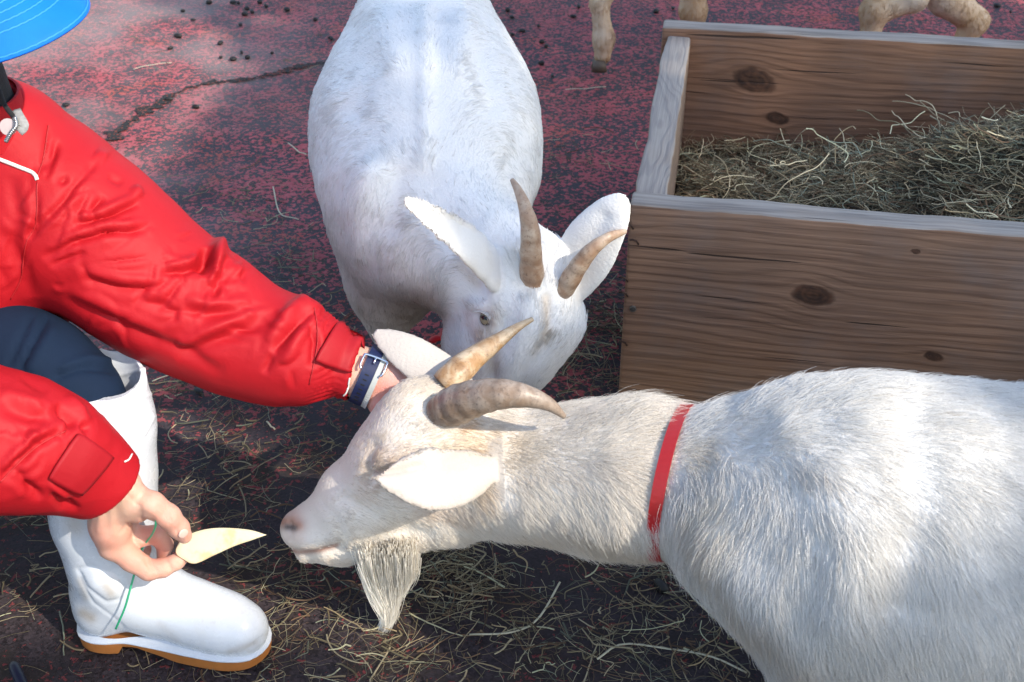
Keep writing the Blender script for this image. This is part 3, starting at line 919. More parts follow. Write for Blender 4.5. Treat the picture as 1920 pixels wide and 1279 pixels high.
def leg_solid(s, top, knee, fet, hoof, r0, r1, r2, k=0.02):
    s.chain([(top, r0), ((np.array(top) * 0.45 + np.array(knee) * 0.55), (r0 + r1) * 0.48), (knee, r1)], k)
    s.chain([(knee, r1), ((np.array(knee) * 0.6 + np.array(fet) * 0.4), r2 * 0.85), (fet, r2)], 0.008)
    s.chain([(fet, r2), (hoof, r2 * 0.95)], 0.008)
HOOF = simple('hoof_horn', (0.10, 0.075, 0.055), 0.6, 0.3, 60)
def add_hoof(p, parent, size=0.026, direction=(1, 0), z0=0.0):
    """two-toed hoof under the foot"""
    bm = bmesh.new()
    a = math.atan2(direction[1], direction[0])
    for sy in (-1, 1):
        m = Matrix.Rotation(a, 4, 'Z') @ Matrix.Translation((size * 0.25, sy * size * 0.47, size * 0.55))
        g = bmesh.ops.create_cone(bm, cap_ends=True, segments=12, radius1=size * 0.62, radius2=size * 0.42, depth=size * 1.1, matrix=m @ Matrix.Diagonal((1.35, 0.72, 1, 1)))
    o = bm_obj('hoof', bm, (HOOF,), parent, True)
    o.location = (p[0] - parent.location.x, p[1] - parent.location.y, z0) if False else o.location
    o.data.transform(Matrix.Translation((p[0], p[1], z0)))
    return o

NV = lambda p: np.array(p, float)

def cam_hit(sol, px, py, d0=0.9):
    o = np.array((0, 0, CAM_H)); d = NV(ray(px, py)); t = d0
    for _ in range(80):
        f = sol.field((o + d * t)[None])[0]
        t += f * 0.7
        if abs(f) < 2e-4: break
    return o + d * t
# ---------------------------------------------- collared goat reaching for the apple slice
def goat_front():
    r = np.random.default_rng(101)
    s = Solid()
    Y0 = 1.17
    def c(px, py, rp, y): p = PY(px, py, y); return (NV(p), rad(rp, p))
    # muzzle, face and skull
    s.chain([c(560, 992, 33, Y0), c(602, 984, 50, Y0), c(680, 936, 80, Y0), c(750, 890, 100, Y0)], 0.02)
    s.chain([c(575, 1028, 24, Y0), c(640, 1018, 38, Y0), c(730, 985, 62, Y0), c(820, 930, 95, Y0 + 0.01)], 0.02)   # lower jaw
    s.chain([c(752, 866, 94, Y0), c(796, 812, 92, Y0 + 0.005), c(880, 840, 100, Y0 + 0.01)], 0.03)
    s.chain([c(880, 882, 112, Y0 + 0.01), c(980, 890, 108, 1.15), c(1100, 893, 124, 1.12), c(1205, 898, 130, 1.085), c(1264, 905, 114, 1.07), c(1340, 912, 118, 1.05)], 0.04)
    # trunk
    s.chain([c(1360, 912, 118, 1.04), c(1440, 950, 165, 1.01), c(1530, 995, 232, 0.98), c(1660, 1005, 270, 0.955), c(1850, 1030, 290, 0.95), c(2050, 1025, 290, 0.97), c(2230, 990, 235, 0.99), c(2340, 960, 170, 1.0)], 0.045)
    s.chain([c(1405, 866, 90, 1.04), c(1490, 866, 112, 1.01), c(1620, 872, 132, 0.98), c(1760, 880, 135, 0.97)], 0.05)
    pass        # shoulders
    # legs
    for (tx, ty, kn) in ((0.33, 0.88, 0), (0.36, 1.02, 0.01), ):
        leg_solid(s, (tx + 0.02, ty, 0.32), (tx - 0.01 + kn, ty, 0.19), (tx + kn, ty, 0.065), (tx - 0.015 + kn, ty, 0.028), 0.062, 0.028, 0.019, 0.04)
    for (tx, ty) in ((0.93, 0.90), (0.97, 1.08)):
        s.chain([((tx - 0.03, ty + (0.03 if ty < 1 else -0.03), 0.37), 0.085), ((tx - 0.05, ty, 0.27), 0.06)], 0.06)
        leg_solid(s, (tx - 0.05, ty, 0.27), (tx + 0.04, ty, 0.17), (tx + 0.01, ty, 0.06), (tx - 0.005, ty, 0.028), 0.05, 0.024, 0.019, 0.03)
    s.chain([c(2430, 880, 50, 1.0), c(2520, 930, 24, 1.0)], 0.04)             # short tail
    # ears: near one droops forward over the cheek, far one stands out behind the head
    nrm = np.array((0.10, -0.72, 0.66))
    s.leaf(PY(938, 872, 1.105), PY(703, 897, 1.022), [0.010, 0.017, 0.025, 0.031, 0.033, 0.031, 0.024, 0.014, 0.004], nrm, 0.002, 4.2, 0.006, -0.010)
    s.cone(*[q for q in (NV(PY(870, 895, 1.035)), NV(PY(760, 898, 1.03)), 0.020, 0.008)], 0.010, nrm, 2.2, op=1) if False else None
    nrm2 = np.array((0.25, -0.62, 0.74))
    s.leaf(PY(850, 722, 1.225), PY(712, 628, 1.285), [0.026, 0.028, 0.027, 0.024, 0.019, 0.010], nrm2, 0.002, 3.8, 0.004)
    # nostrils and eye socket
    a = cam_hit(s, 543, 984); s.ell(a, (0.0085, 0.006, 0.0042), k=0.005, op=-1)
    a = on_surface(s, PY(550, 988, Y0), Vector((-0.62, 0.75, 0.10)).normalized(), 0, 0.08); s.ell(a, (0.0075, 0.0045, 0.0035), k=0.005, op=-1)
    V, Q = s.mesh(0.0026)
    V = relax(V, Q, 2, 0.5)
    st = [([(527, 1027), (560, 1037), (600, 1033), (634, 1022)], 7, -0.0042),
          ([(545, 1014), (590, 1016), (625, 1008)], 12, 0.0022), ([(560, 1052), (610, 1050)], 12, 0.002),
          ([(548, 972), (560, 985), (556, 1000)], 8, 0.0022), ([(535, 1000), (540, 1010)], 5, -0.001),
          ([(716, 862), (760, 846), (812, 848)], 16, 0.0060),                  # brow
          ([(702, 886), (740, 882), (790, 874)], 9, -0.0048),                  # closed lids
          ([(704, 838), (693, 868), (690, 900)], 9, -0.0042),
          ([(735, 868), (780, 864)], 11, 0.0030),
          ([(660, 860), (610, 925)], 18, -0.0018), ([(810, 790), (850, 830), (880, 838)], 22, 0.0045), ([(820, 855), (870, 838), (905, 828)], 12, -0.004),
          ([(740, 800), (770, 830)], 22, -0.003), ([(640, 935), (720, 975), (800, 1000)], 14, -0.0025), ([(650, 965), (740, 1005)], 18, 0.0025), ([(600, 940), (630, 975), (640, 1005)], 10, -0.0018), ([(725, 905), (800, 960)], 20, 0.002), ([(720, 900), (860, 903)], 6, -0.0014), ([(740, 915), (860, 925)], 7, 0.0012),
          ([(985, 960), (1080, 985), (1200, 1010)], 30, 0.004), ([(1000, 800), (1150, 820)], 40, -0.003),
          ([(1330, 1020), (1420, 1120), (1500, 1240)], 40, 0.008), ([(1480, 830), (1560, 900), (1600, 1010), (1590, 1150)], 50, 0.010),
          ([(1700, 800), (1720, 950), (1690, 1120)], 55, -0.010), ([(1330, 840), (1420, 820)], 40, -0.006)]
    V = sculpt(V, Q, st)
    bump_ = vnoise(V, 14, 5, 2) * 0.0022
    V = V + vnormals(V, Q) * bump_[:, None]
    root = empty('goat', (0.36, 1.0, 0)); tag(root, 'white horned goat in a red collar stretching its nose towards the apple slice', 'goat')
    white = (0.79, 0.77, 0.74)
    cream = (0.74, 0.66, 0.54); tan = (0.55, 0.37, 0.20); pink = (0.60, 0.36, 0.30); rust = (0.36, 0.13, 0.065)
    pst = [([(700, 770), (640, 860), (570, 925)], 50, (0.76, 0.69, 0.62), 0.6), ([(740, 905), (700, 850), (690, 920)], 26, (0.66, 0.55, 0.46), 0.5),
           ([(690, 760), (740, 735), (790, 725)], 20, (0.60, 0.54, 0.46), 0.40), ([(840, 870), (900, 840), (930, 830)], 26, tan, 0.5), ([(868, 806), (885, 800)], 13, (0.45, 0.26, 0.10), 0.8),
           ([(895, 850), (960, 840)], 45, cream, 0.55), ([(760, 870), (730, 885)], 24, (0.66, 0.50, 0.43), 0.5), ([(702, 884), (760, 882)], 5, (0.30, 0.20, 0.17), 0.75),
           ([(693, 845), (690, 880)], 7, (0.40, 0.32, 0.29), 0.6),
           ([(527, 1027), (560, 1036), (600, 1032), (630, 1022)], 6, (0.30, 0.13, 0.09), 0.95), ([(530, 978), (548, 974), (558, 985)], 15, (0.34, 0.13, 0.07), 1.0), ([(538, 988), (552, 990)], 7, (0.015, 0.008, 0.008), 1.0),
           ([(540, 1012), (560, 1010)], 14, (0.66, 0.52, 0.47), 0.6), ([(540, 950), (550, 960)], 18, (0.70, 0.52, 0.44), 0.6), ([(560, 1050), (640, 1058)], 14, (0.60, 0.52, 0.44), 0.45),
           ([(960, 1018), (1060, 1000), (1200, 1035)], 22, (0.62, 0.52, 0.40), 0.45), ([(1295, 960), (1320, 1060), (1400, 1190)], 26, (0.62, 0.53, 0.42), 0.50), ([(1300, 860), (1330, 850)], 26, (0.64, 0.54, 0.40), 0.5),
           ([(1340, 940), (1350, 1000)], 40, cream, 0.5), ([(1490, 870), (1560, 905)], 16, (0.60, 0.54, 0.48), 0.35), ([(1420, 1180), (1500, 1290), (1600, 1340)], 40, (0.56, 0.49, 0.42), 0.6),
           ([(735, 890), (800, 880), (870, 880)], 7, (0.60, 0.50, 0.46), 0.5), ([(750, 935), (810, 958), (860, 950)], 12, (0.64, 0.55, 0.50), 0.5), ([(780, 965), (860, 975), (910, 950)], 9, (0.62, 0.52, 0.44), 0.5), ([(900, 930), (925, 915)], 16, (0.62, 0.50, 0.38), 0.6), ([(720, 640), (700, 618)], 12, (0.82, 0.79, 0.76), 0.5)]  # first strokes: shading of the near ear painted into its colour
    C = paint(V, Q, white, pst)
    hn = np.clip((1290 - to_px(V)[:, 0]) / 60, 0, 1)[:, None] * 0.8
    C = C * (1 - hn) + C * np.array((1.05, 0.985, 0.90)) * hn  # warmth of the sun put into the head and neck fur colour
    C *= (1 + 0.03 * vnoise(V, 22, 9, 2))[:, None]
    px = to_px(V)
    H = np.full(len(V), 0.024)
    x = px[:, 0]
    H = np.interp(x, [520, 600, 700, 800, 900, 1050, 1200, 1290, 1330, 1500, 1900, 2400], [0.003, 0.006, 0.008, 0.010, 0.014, 0.018, 0.025, 0.028, 0.021, 0.019, 0.021, 0.022])
    H = np.where(V[:, 2] < 0.2, np.where(x > 1200, 0.010, H), H)
    N_ = vnormals(V, Q)
    top = (x > 1120) & (x < 1320) & (px[:, 1] < 800); H = np.where(top, 0.038, H)
    top2 = (x > 1320) & (x < 1620) & (px[:, 1] < 760); H = np.where(top2, 0.026, H)
    H = np.where((px[:, 1] < 745) & (x > 760) & (x < 860), 0.012, H)
    for pts, w in (([(534, 978), (553, 984), (545, 995)], 13), ([(527, 1027), (560, 1037), (600, 1033), (630, 1022)], 5), ([(702, 884), (760, 882)], 5)):
        H *= 1 - np.clip(stroke_w(px, pts, w) * 1.5, 0, 1)
    cb_ = np.exp(-((x - 1232) / 26) ** 2) * np.clip((px[:, 1] - 830) / 60, 0, 1); H = H * (1 - 0.25 * cb_)
    # ears carry very short hair
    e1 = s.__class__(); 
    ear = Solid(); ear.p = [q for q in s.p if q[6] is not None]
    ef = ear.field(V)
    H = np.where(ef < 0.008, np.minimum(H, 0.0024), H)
    C = np.where((ef < 0.006)[:, None], C * 0.35 + np.array((0.33, 0.295, 0.27)) * 0.65, C)  # white ears coloured darker to hold down the sunlight on them
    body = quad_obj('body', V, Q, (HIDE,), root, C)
    X = lambda a, b, y: NV(PY(a, b, y))
    dirp = lambda a, b, y1, c_, d_, y2: X(c_, d_, y2) - X(a, b, y1)
    G = []
    def g(a, b, y, c2, d2, y2, sg): G.append((X(a, b, y), dirp(a, b, y, c2, d2, y2), sg))
    g(560, 960, 1.15, 640, 880, 1.15, .03); g(640, 860, 1.15, 700, 790, 1.17, .03); g(700, 790, 1.15, 740, 730, 1.17, .03); g(560, 1020, 1.13, 640, 1015, 1.13, .03)
    g(650, 950, 1.1, 740, 960, 1.1, .04); g(700, 1020, 1.1, 740, 1090, 1.1, .03); g(800, 1030, 1.1, 850, 1070, 1.1, .03); g(760, 800, 1.1, 830, 760, 1.12, .03)
    g(780, 850, 1.08, 860, 845, 1.08, .03); g(850, 930, 1.05, 930, 925, 1.06, .04); g(900, 1000, 1.1, 960, 1040, 1.1, .04); g(960, 860, 1.08, 1060, 850, 1.05, .05)
    g(1000, 960, 1.05, 1080, 1010, 1.05, .05); g(1100, 880, 1.0, 1200, 900, 1.0, .05); g(1150, 980, 1.0, 1200, 1060, 1.0, .05); g(1120, 780, 1.05, 1220, 765, 1.05, .05); g(1230, 790, 1.05, 1330, 770, 1.05, .04)
    g(1330, 850, .9, 1430, 850, .87, .06); g(1340, 980, .9, 1370, 1100, .9, .07); g(1420, 760, .95, 1540, 745, .95, .07); g(1450, 1100, .85, 1500, 1230, .85, .08)
    g(1560, 850, .85, 1680, 900, .83, .09); g(1600, 1000, .8, 1660, 1130, .8, .09); g(1650, 1180, .8, 1690, 1330, .8, .1); g(1750, 750, .9, 1880, 775, .9, .08)
    g(1850, 900, .8, 1930, 1000, .8, .1); g(1850, 1100, .75, 1880, 1260, .75, .1); g(2200, 900, .8, 2300, 1000, .8, .15); g(2200, 1200, .8, 2230, 1400, .8, .15)
    G.append((NV((0.34, .95, .1)), NV((0, 0, -1)), .06)); G.append((NV((0.95, .98, .1)), NV((0, 0, -1)), .06))
    for a, b in (((900, 890, 1.06), (712, 895, 1.045)), ((840, 715, 1.22), (712, 628, 1.28))):
        p0, p1 = X(*a), X(*b)
        for t in (0.15, 0.5, 0.85): G.append((p0 + (p1 - p0) * t, p1 - p0, 0.022)); G.append((p0 + (p1 - p0) * t, p1 - p0, 0.012))
    grow_fur('coat', V, Q, C, H, G, root, 430000, r, rad0=0.00025, lift=0.33, jit=0.13, per=4, spread=0.005)
    # collar
    ax = NV(PD(1320, 915, 1.44)) - NV(PD(1220, 893, 1.46)); ax = ax / np.linalg.norm(ax)
    n_ = NT('red_collar_leather'); f_ = n_.noise(n_.coord(), 150, 3); n_.set(n_.mix(f_, (0.40, 0.010, 0.012), (0.50, 0.022, 0.02)), 0.38); n_.bump(f_, 0.2, 0.001)
    band(s, NV(PY(1264, 905, 1.072)), ax, 0.0155, 0.003, 'collar', (n_.m,), root, off=0.0015)
    # horns
    hm = horn_mat('horn_brown', (0.22, 0.145, 0.095), (0.070, 0.047, 0.036), (0.34, 0.27, 0.215))
    hm2 = horn_mat('horn_amber', (0.36, 0.20, 0.085), (0.12, 0.06, 0.03), (0.56, 0.44, 0.30))
    def hp(*L): return [(NV(PY(a, b, y)), rad(q, PY(a, b, y))) for a, b, q, y in L]
    horn('horn', hp((822, 775, 30, 1.145), (850, 762, 37, 1.135), (890, 747, 35, 1.12), (940, 739, 29, 1.105), (990, 744, 21, 1.10), (1030, 759, 13, 1.10), (1058, 781, 5, 1.105)), hm, root, 10, squash=1.0)['label'] = 'near horn, grey brown, curving back to the right'
    horn('horn', hp((828, 722, 26, 1.19), (852, 702, 31, 1.20), (886, 673, 26, 1.225), (930, 642, 17, 1.25), (970, 614, 9.5, 1.27), (999, 598, 5, 1.28)), hm2, root, 4, squash=0.85, seg=12)['label'] = 'far horn, amber with a pale ridge'
    # beard
    nb = 6500
    t0 = r.random(nb)
    a0 = NV(PY(668, 1040, 1.13)); t0 = 0.5 + (t0 - 0.5) * 0.86; a1 = NV(PY(800, 1030, 1.13))
    rt = a0 + (a1 - a0) * t0[:, None] + r.normal(0, 0.006, (nb, 3)) * (0.5, 1.5, 0.6)
    path = [catmull([PY(662, 1026, 1.115), PY(682, 1085, 1.15), PY(709, 1130, 1.15), PY(723, 1162, 1.15), PY(704, 1207, 1.15)], 9),
            catmull([PY(728, 1020, 1.10), PY(732, 1078, 1.14), PY(736, 1122, 1.15), PY(731, 1162, 1.15), PY(707, 1204, 1.15)], 9),
            catmull([PY(786, 1016, 1.10), PY(784, 1062, 1.13), PY(762, 1090, 1.15), PY(743, 1120, 1.15), PY(730, 1160, 1.15)], 9)]
    P = np.zeros((nb, 9, 3))
    for i in range(9):
        q = np.where((t0 < 0.5)[:, None], path[0][i] + (path[1][i] - path[0][i]) * (t0 * 2)[:, None], path[1][i] + (path[2][i] - path[1][i]) * (t0 * 2 - 1)[:, None])
        P[:, i] = q
    off = r.normal(0, 1, (nb, 3)) * np.array((0.0035, 0.009, 0.003))
    tt = np.linspace(0, 1, 9)[None, :, None]
    lock = r.integers(0, 26, nb); lp = r.normal(0, 1, (26, 3)) * (0.006, 0.006, 0.003); lq = r.uniform(0, 6, 26)
    P = P + off[:, None] * (1 - 0.85 * tt) + lp[lock][:, None] * tt * (1.2 - tt) * 1.6 + (np.sin(tt * 7 + lq[lock][:, None, None]) * 0.0025) * tt * np.array((1, 0.4, 0)) + np.sin(tt * 5 + r.uniform(0, 6, nb)[:, None, None]) * r.normal(0, 0.003, (nb, 1, 3)) * tt
    Lf = r.uniform(0.35, 1.0, nb) ** 0.7
    Lf = np.where(t0 > 0.45, Lf * (1 - 0.62 * np.clip((t0 - 0.45) / 0.3, 0, 1)), Lf) * r.uniform(0.85, 1.0, 26)[lock]
    P2 = np.zeros_like(P); st0 = r.uniform(0, 0.34, nb)
    for i in range(nb):
        s_ = np.linspace(8 * st0[i], 8 * max(Lf[i], st0[i] + 0.25), 9); k0 = np.minimum(s_.astype(int), 7); fr = (s_ - k0)[:, None]
        P2[i] = P[i][k0] * (1 - fr) + P[i][k0 + 1] * fr
    cb = np.array((1.0, 0.95, 0.86)) * r.uniform(0.8, 1.15, (nb, 1)) * r.uniform(0.82, 1.1, 26)[lock][:, None] * np.where(t0 < 0.3, 1.12, 0.97)[:, None]  # left strands paler: sunlit edge of the beard put into the colour
    strands('beard', P2, np.full((nb, 1), 0.00042) * np.linspace(1, 0.35, 9)[None], cb, FUR, root)
    # short pale and dark lashes of the closed eye
    k = 90; u_ = r.random(k)
    b0 = np.array([cam_hit(s, 700 + 54 * t, 868 - 10 * t + 10 * abs(t - 0.5)) for t in np.linspace(0, 1, 24)])
    q = u_ * 22.9; q0 = q.astype(int); b0 = b0[q0] * (1 - (q - q0))[:, None] + b0[np.minimum(q0 + 1, 23)] * (q - q0)[:, None]
    vd = np.array([0, 0, CAM_H]) - b0; vd /= np.linalg.norm(vd, axis=1, keepdims=True)
    P = np.stack([b0 + vd * 0.001 + (vd * 0.35 + np.array((-0.35, 0, -0.6)) + r.normal(0, .15, (k, 3))) * 0.009 * t for t in (0, .33, .66, 1)], 1)
    strands('eyelashes', P, np.full((k, 1), 0.00024) * np.linspace(1, .4, 4)[None], np.where(r.random((k, 1)) < .6, np.array([[0.16, 0.11, 0.09]]), np.array([[0.7, 0.62, 0.55]])), FUR, root)
    for x_, y_ in ((0.315, 0.88), (0.345, 1.02), (0.925, 0.90), (0.965, 1.08)): add_hoof((x_, y_), root, 0.024, (-1, 0))
    return s, V, Q
GF = goat_front()

# ---------------------------------------------- goat facing the camera with its head down
def goat_mid():
    r = np.random.default_rng(202)
    s = Solid()
    def c(px, py, rp, y): p = PY(px, py, y); return (NV(p), rad(rp, p))
    s.chain([c(793, -60, 66, 2.28), c(794, 0, 90, 2.18), c(796, 70, 128, 2.06), c(798, 150, 164, 1.93), c(800, 235, 200, 1.80), c(800, 300, 200, 1.71), c(790, 375, 168, 1.63), c(782, 445, 118, 1.59)], 0.05)
    s.chain([c(800, 410, 150, 1.58), c(850, 450, 118, 1.52), c(910, 495, 108, 1.47), c(965, 530, 103, 1.44)], 0.04)      # neck
    s.cone(*[q for q in (c(765, 480, 100, 1.62)[0], c(755, 530, 66, 1.63)[0], c(765, 480, 95, 1.62)[1], c(755, 530, 66, 1.63)[1])], 0.05)
    # belly behind the head
    # head: skull, cheeks and muzzle going down to the ground
    s.chain([c(1000, 520, 86, 1.42), c(985, 590, 92, 1.40), c(947, 655, 80, 1.385), c(928, 725, 62, 1.375), c(920, 790, 50, 1.37), c(912, 830, 42, 1.37)], 0.03)
    s.chain([c(925, 570, 84, 1.45), c(905, 640, 70, 1.43), c(900, 740, 52, 1.42)], 0.02)
    s.chain([c(1025, 595, 52, 1.41), c(1040, 606, 42, 1.405), c(1000, 680, 42, 1.40)], 0.03)    # right brow
    # legs
    for tx, ty, lx in ((-0.195, 1.60, -0.20), (-0.04, 1.60, -0.035)):
        leg_solid(s, (tx, ty, 0.36), (lx, ty - 0.005, 0.21), (lx, ty, 0.07), (lx, ty - 0.02, 0.03), 0.062, 0.030, 0.021, 0.05)
    for tx in (-0.195, -0.065):
        s.chain([((tx, 2.18, 0.40), 0.085), ((tx, 2.14, 0.29), 0.06)], 0.05)
        leg_solid(s, (tx, 2.14, 0.29), (tx, 2.26, 0.20), (tx, 2.20, 0.06), (tx, 2.18, 0.03), 0.05, 0.026, 0.02, 0.03)
    # ears
    n1 = np.array((0.30, -0.60, 0.74))
    s.leaf(PY(948, 530, 1.41), PY(765, 380, 1.255), [0.022, 0.031, 0.032, 0.029, 0.025, 0.018, 0.009], n1, 0.002, 3.4, 0.012)
    n2 = np.array((-0.35, -0.72, 0.60))
    s.leaf(PY(1055, 548, 1.42), PY(1160, 388, 1.40), [0.028, 0.035, 0.040, 0.042, 0.040, 0.033, 0.019], n2, 0.002, 3.8, 0.006)
    # eye socket
    eye_p = PY(899, 597, 1.34)
    eye = on_surface(s, PY(935, 600, 1.42), (Vector(PY(888, 592, 1.30)) - Vector(PY(935, 600, 1.42))).normalized(), 0, 0.2)
    s.ell(eye, (0.012, 0.012, 0.0105), k=0.006, op=-1)
    V, Q = s.mesh(0.003)
    V = relax(V, Q, 2, 0.5)
    st = [([(700, 330), (678, 400), (676, 470)], 26, 0.012), ([(745, 330), (735, 420)], 24, -0.008), ([(960, 300), (955, 380)], 26, -0.006), ([(690, 120), (660, 200)], 26, -0.007), ([(900, 110), (930, 190)], 26, -0.007), ([(720, 40), (740, 110)], 26, 0.006), ([(870, 40), (860, 110)], 26, 0.006),
          ([(905, 655), (925, 720)], 14, -0.005), ([(985, 570), (975, 640), (950, 720)], 16, 0.006), ([(940, 600), (930, 660), (915, 710)], 13, -0.006), ([(1015, 650), (985, 700)], 13, -0.005), ([(862, 600), (850, 660)], 18, 0.004), ([(1000, 520), (1040, 530)], 14, 0.004),
          ([(888, 572), (905, 575), (925, 600)], 10, 0.0075), ([(882, 600), (895, 622), (905, 640)], 9, 0.002), ([(1000, 560), (1010, 620), (990, 700)], 16, 0.004),
          ([(1028, 560), (1032, 600), (1018, 640)], 11, -0.006), ([(1000, 640), (1040, 620)], 8, -0.002), ([(930, 560), (925, 530)], 18, 0.005), ([(960, 600), (950, 660)], 20, -0.003),
          ([(690, 330), (720, 420), (740, 520)], 50, 0.012), ([(800, 330), (860, 420)], 50, -0.008), ([(655, 430), (660, 480)], 30, -0.006),
          ([(797, 20), (797, 300)], 16, 0.006), ([(640, 140), (660, 60)], 30, -0.006), ([(850, 470), (800, 410), (770, 385)], 10, -0.003), ([(1130, 410), (1095, 470)], 16, -0.0035)]
    V = sculpt(V, Q, st)
    V = V + vnormals(V, Q) * (vnoise(V, 12, 15, 2) * 0.0025)[:, None]
    root = empty('goat', (-0.1, 1.85, 0)); tag(root, 'white horned goat without a collar, head lowered between the red sleeve and the trough', 'goat')
    white = (0.86, 0.85, 0.835)
    pst = [([(880, 590), (890, 620), (905, 650)], 14, (0.62, 0.42, 0.36), 0.55), ([(925, 580), (915, 640), (925, 690)], 14, (0.55, 0.44, 0.34), 0.6), ([(895, 530), (870, 500)], 14, (0.62, 0.48, 0.34), 0.5),
           ([(1025, 560), (1020, 640)], 9, (0.55, 0.40, 0.24), 0.5), ([(1000, 660), (1035, 630)], 10, (0.50, 0.42, 0.32), 0.5), ([(960, 480), (990, 530)], 20, (0.66, 0.56, 0.42), 0.4),
           ([(770, 440), (730, 560)], 60, (0.66, 0.58, 0.50), 0.45), ([(800, 560), (760, 600)], 50, (0.50, 0.38, 0.28), 0.65), ([(620, 420), (680, 560)], 26, (0.64, 0.57, 0.50), 0.45),  # shade under chest and belly painted in, along with tan fur
           ([(780, 385), (765, 378)], 12, (0.70, 0.64, 0.52), 0.6), ([(1010, 400), (1000, 380)], 30, (0.7, 0.64, 0.56), 0.3)]
    C = paint(V, Q, white, pst) * (1 + 0.015 * vnoise(V, 22, 19, 2))[:, None]
    px = to_px(V)
    hd = Solid(); hd.p = s.p[11:22]
    H = np.full(len(V), 0.014)
    headness = np.clip((px[:, 0] - 820) / 60, 0, 1) * np.clip((px[:, 1] - 470) / 50, 0, 1) * (V[:, 1] < 1.5)
    H = H * (1 - headness) + (0.012 + 0.004 * np.exp(-((px[:, 0] - 985) / 60) ** 2 - ((px[:, 1] - 500) / 50) ** 2)) * headness
    H = np.where(V[:, 2] < 0.17, np.minimum(H, 0.007), H)
    H *= 1 - np.clip(blob(V, eye, 0.013) * 1.6, 0, 1)
    ear = Solid(); ear.p = [q for q in s.p if q[6] is not None]
    ef = ear.field(V)
    H = np.where(ef < 0.008, np.minimum(H, 0.0026), H)
    C = np.where((ef < 0.006)[:, None], C * 0.6 + np.array((0.76, 0.72, 0.67)) * 0.4, C)
    C = C * (1 - blob(V, eye, 0.011)[:, None]) + np.array((0.42, 0.20, 0.17)) * blob(V, eye, 0.011)[:, None]
    quad_obj('body', V, Q, (HIDE,), root, C)
    X = lambda a, b, y: NV(PY(a, b, y))
    G = []
    def g(a, b, y, c2, d2, y2, sg): G.append((X(a, b, y), X(c2, d2, y2) - X(a, b, y), sg))
    g(795, 40, 2.0, 795, -20, 2.15, .08); g(795, 200, 1.75, 795, 120, 1.9, .07); g(830, 350, 1.5, 815, 260, 1.7, .07); g(700, 250, 1.7, 610, 260, 1.75, .06); g(640, 300, 1.65, 610, 380, 1.65, .06)
    g(900, 250, 1.7, 980, 260, 1.75, .06); g(1000, 300, 1.65, 1010, 380, 1.65, .05); g(720, 420, 1.45, 700, 520, 1.45, .06); g(800, 480, 1.45, 790, 560, 1.45, .05); g(650, 440, 1.5, 680, 540, 1.5, .05)
    g(880, 420, 1.45, 820, 350, 1.55, .04); g(960, 660, 1.33, 985, 580, 1.33, .03); g(990, 560, 1.34, 960, 480, 1.38, .03); g(920, 540, 1.36, 870, 490, 1.38, .03); g(870, 620, 1.36, 850, 540, 1.4, .03)
    g(1050, 600, 1.36, 1080, 540, 1.38, .03); g(1040, 480, 1.38, 1060, 430, 1.42, .03); g(950, 720, 1.33, 965, 640, 1.34, .03); g(1000, 660, 1.35, 1040, 620, 1.36, .03)
    g(640, 100, 1.9, 590, 200, 1.9, .08); g(950, 100, 1.9, 990, 190, 1.9, .08)
    G.append((NV((-0.1, 1.53, 0.1)), NV((0, 0, -1)), .08)); G.append((NV((-0.1, 2.2, 0.1)), NV((0, 0, -1)), .08))
    for a, b in (((910, 490, 1.37), (767, 382, 1.33)), ((1060, 530, 1.41), (1158, 388, 1.39))):
        p0, p1 = X(*a), X(*b)
        for t in (0.2, 0.5, 0.85): G.append((p0 + (p1 - p0) * t, p1 - p0, 0.025)); G.append((p0 + (p1 - p0) * t, p1 - p0, 0.014))
    grow_fur('coat', V, Q, C, H, G, root, 300000, r, rad0=0.00034, lift=0.22, jit=0.08, specks=0.02)
    hm = horn_mat('horn_tan', (0.34, 0.20, 0.12), (0.12, 0.065, 0.040), (0.50, 0.38, 0.28))
    def hp(*L): return [(NV(PY(a, b, y)), rad(q, PY(a, b, y))) for a, b, q, y in L]
    horn('horn', hp((1003, 568, 16, 1.375), (998, 530, 24, 1.37), (996, 480, 22, 1.36), (994, 430, 18.5, 1.36), (984, 388, 13, 1.37), (972, 358, 9, 1.385), (960, 337, 4.5, 1.40)), hm, root, 9, squash=0.9)['label'] = 'upright horn curving left'
    horn('horn', hp((1046, 562, 14, 1.38), (1062, 536, 20, 1.37), (1084, 500, 18.5, 1.36), (1110, 468, 15, 1.355), (1138, 447, 11, 1.36), (1156, 439, 8.5, 1.37), (1173, 434, 4.5, 1.38)), hm, root, 9, squash=0.9)['label'] = 'horn leaning right in front of the ear'
    # eye with a level slit pupil
    em = NT('goat_eye'); oc = em.sep(em.coord())
    e = eye
    bm = bmesh.new(); bmesh.ops.create_uvsphere(bm, u_segments=28, v_segments=18, radius=0.0125)
    for v in bm.verts: v.co = v.co
    eo = bm_obj('eye', bm, (), root, True)
    look = (np.array([0, 0, CAM_H]) - e); look /= np.linalg.norm(look); look = look + np.array((-0.75, 0, 0.1)); look /= np.linalg.norm(look)
    ce = e - look * 0.0090
    M = Vector(look).to_track_quat('Z', 'Y').to_matrix().to_4x4()
    eo.data.transform(Matrix.Translation(Vector(ce)) @ M)
    # pupil, iris by position in the eye's own frame
    L = M.to_3x3().inverted()
    cols = []
    for v in eo.data.vertices:
        q = L @ (v.co - Vector(ce)); q /= 0.0125
        rr_ = math.hypot(q.x, q.y)
        cols += ((0.012, 0.010, 0.012, 1) if (q.z > 0 and abs(q.y) < 0.20 and abs(q.x) < 0.52) else (0.34, 0.27, 0.17, 1) if (q.z > 0 and rr_ < 0.75) else (0.10, 0.07, 0.06, 1))
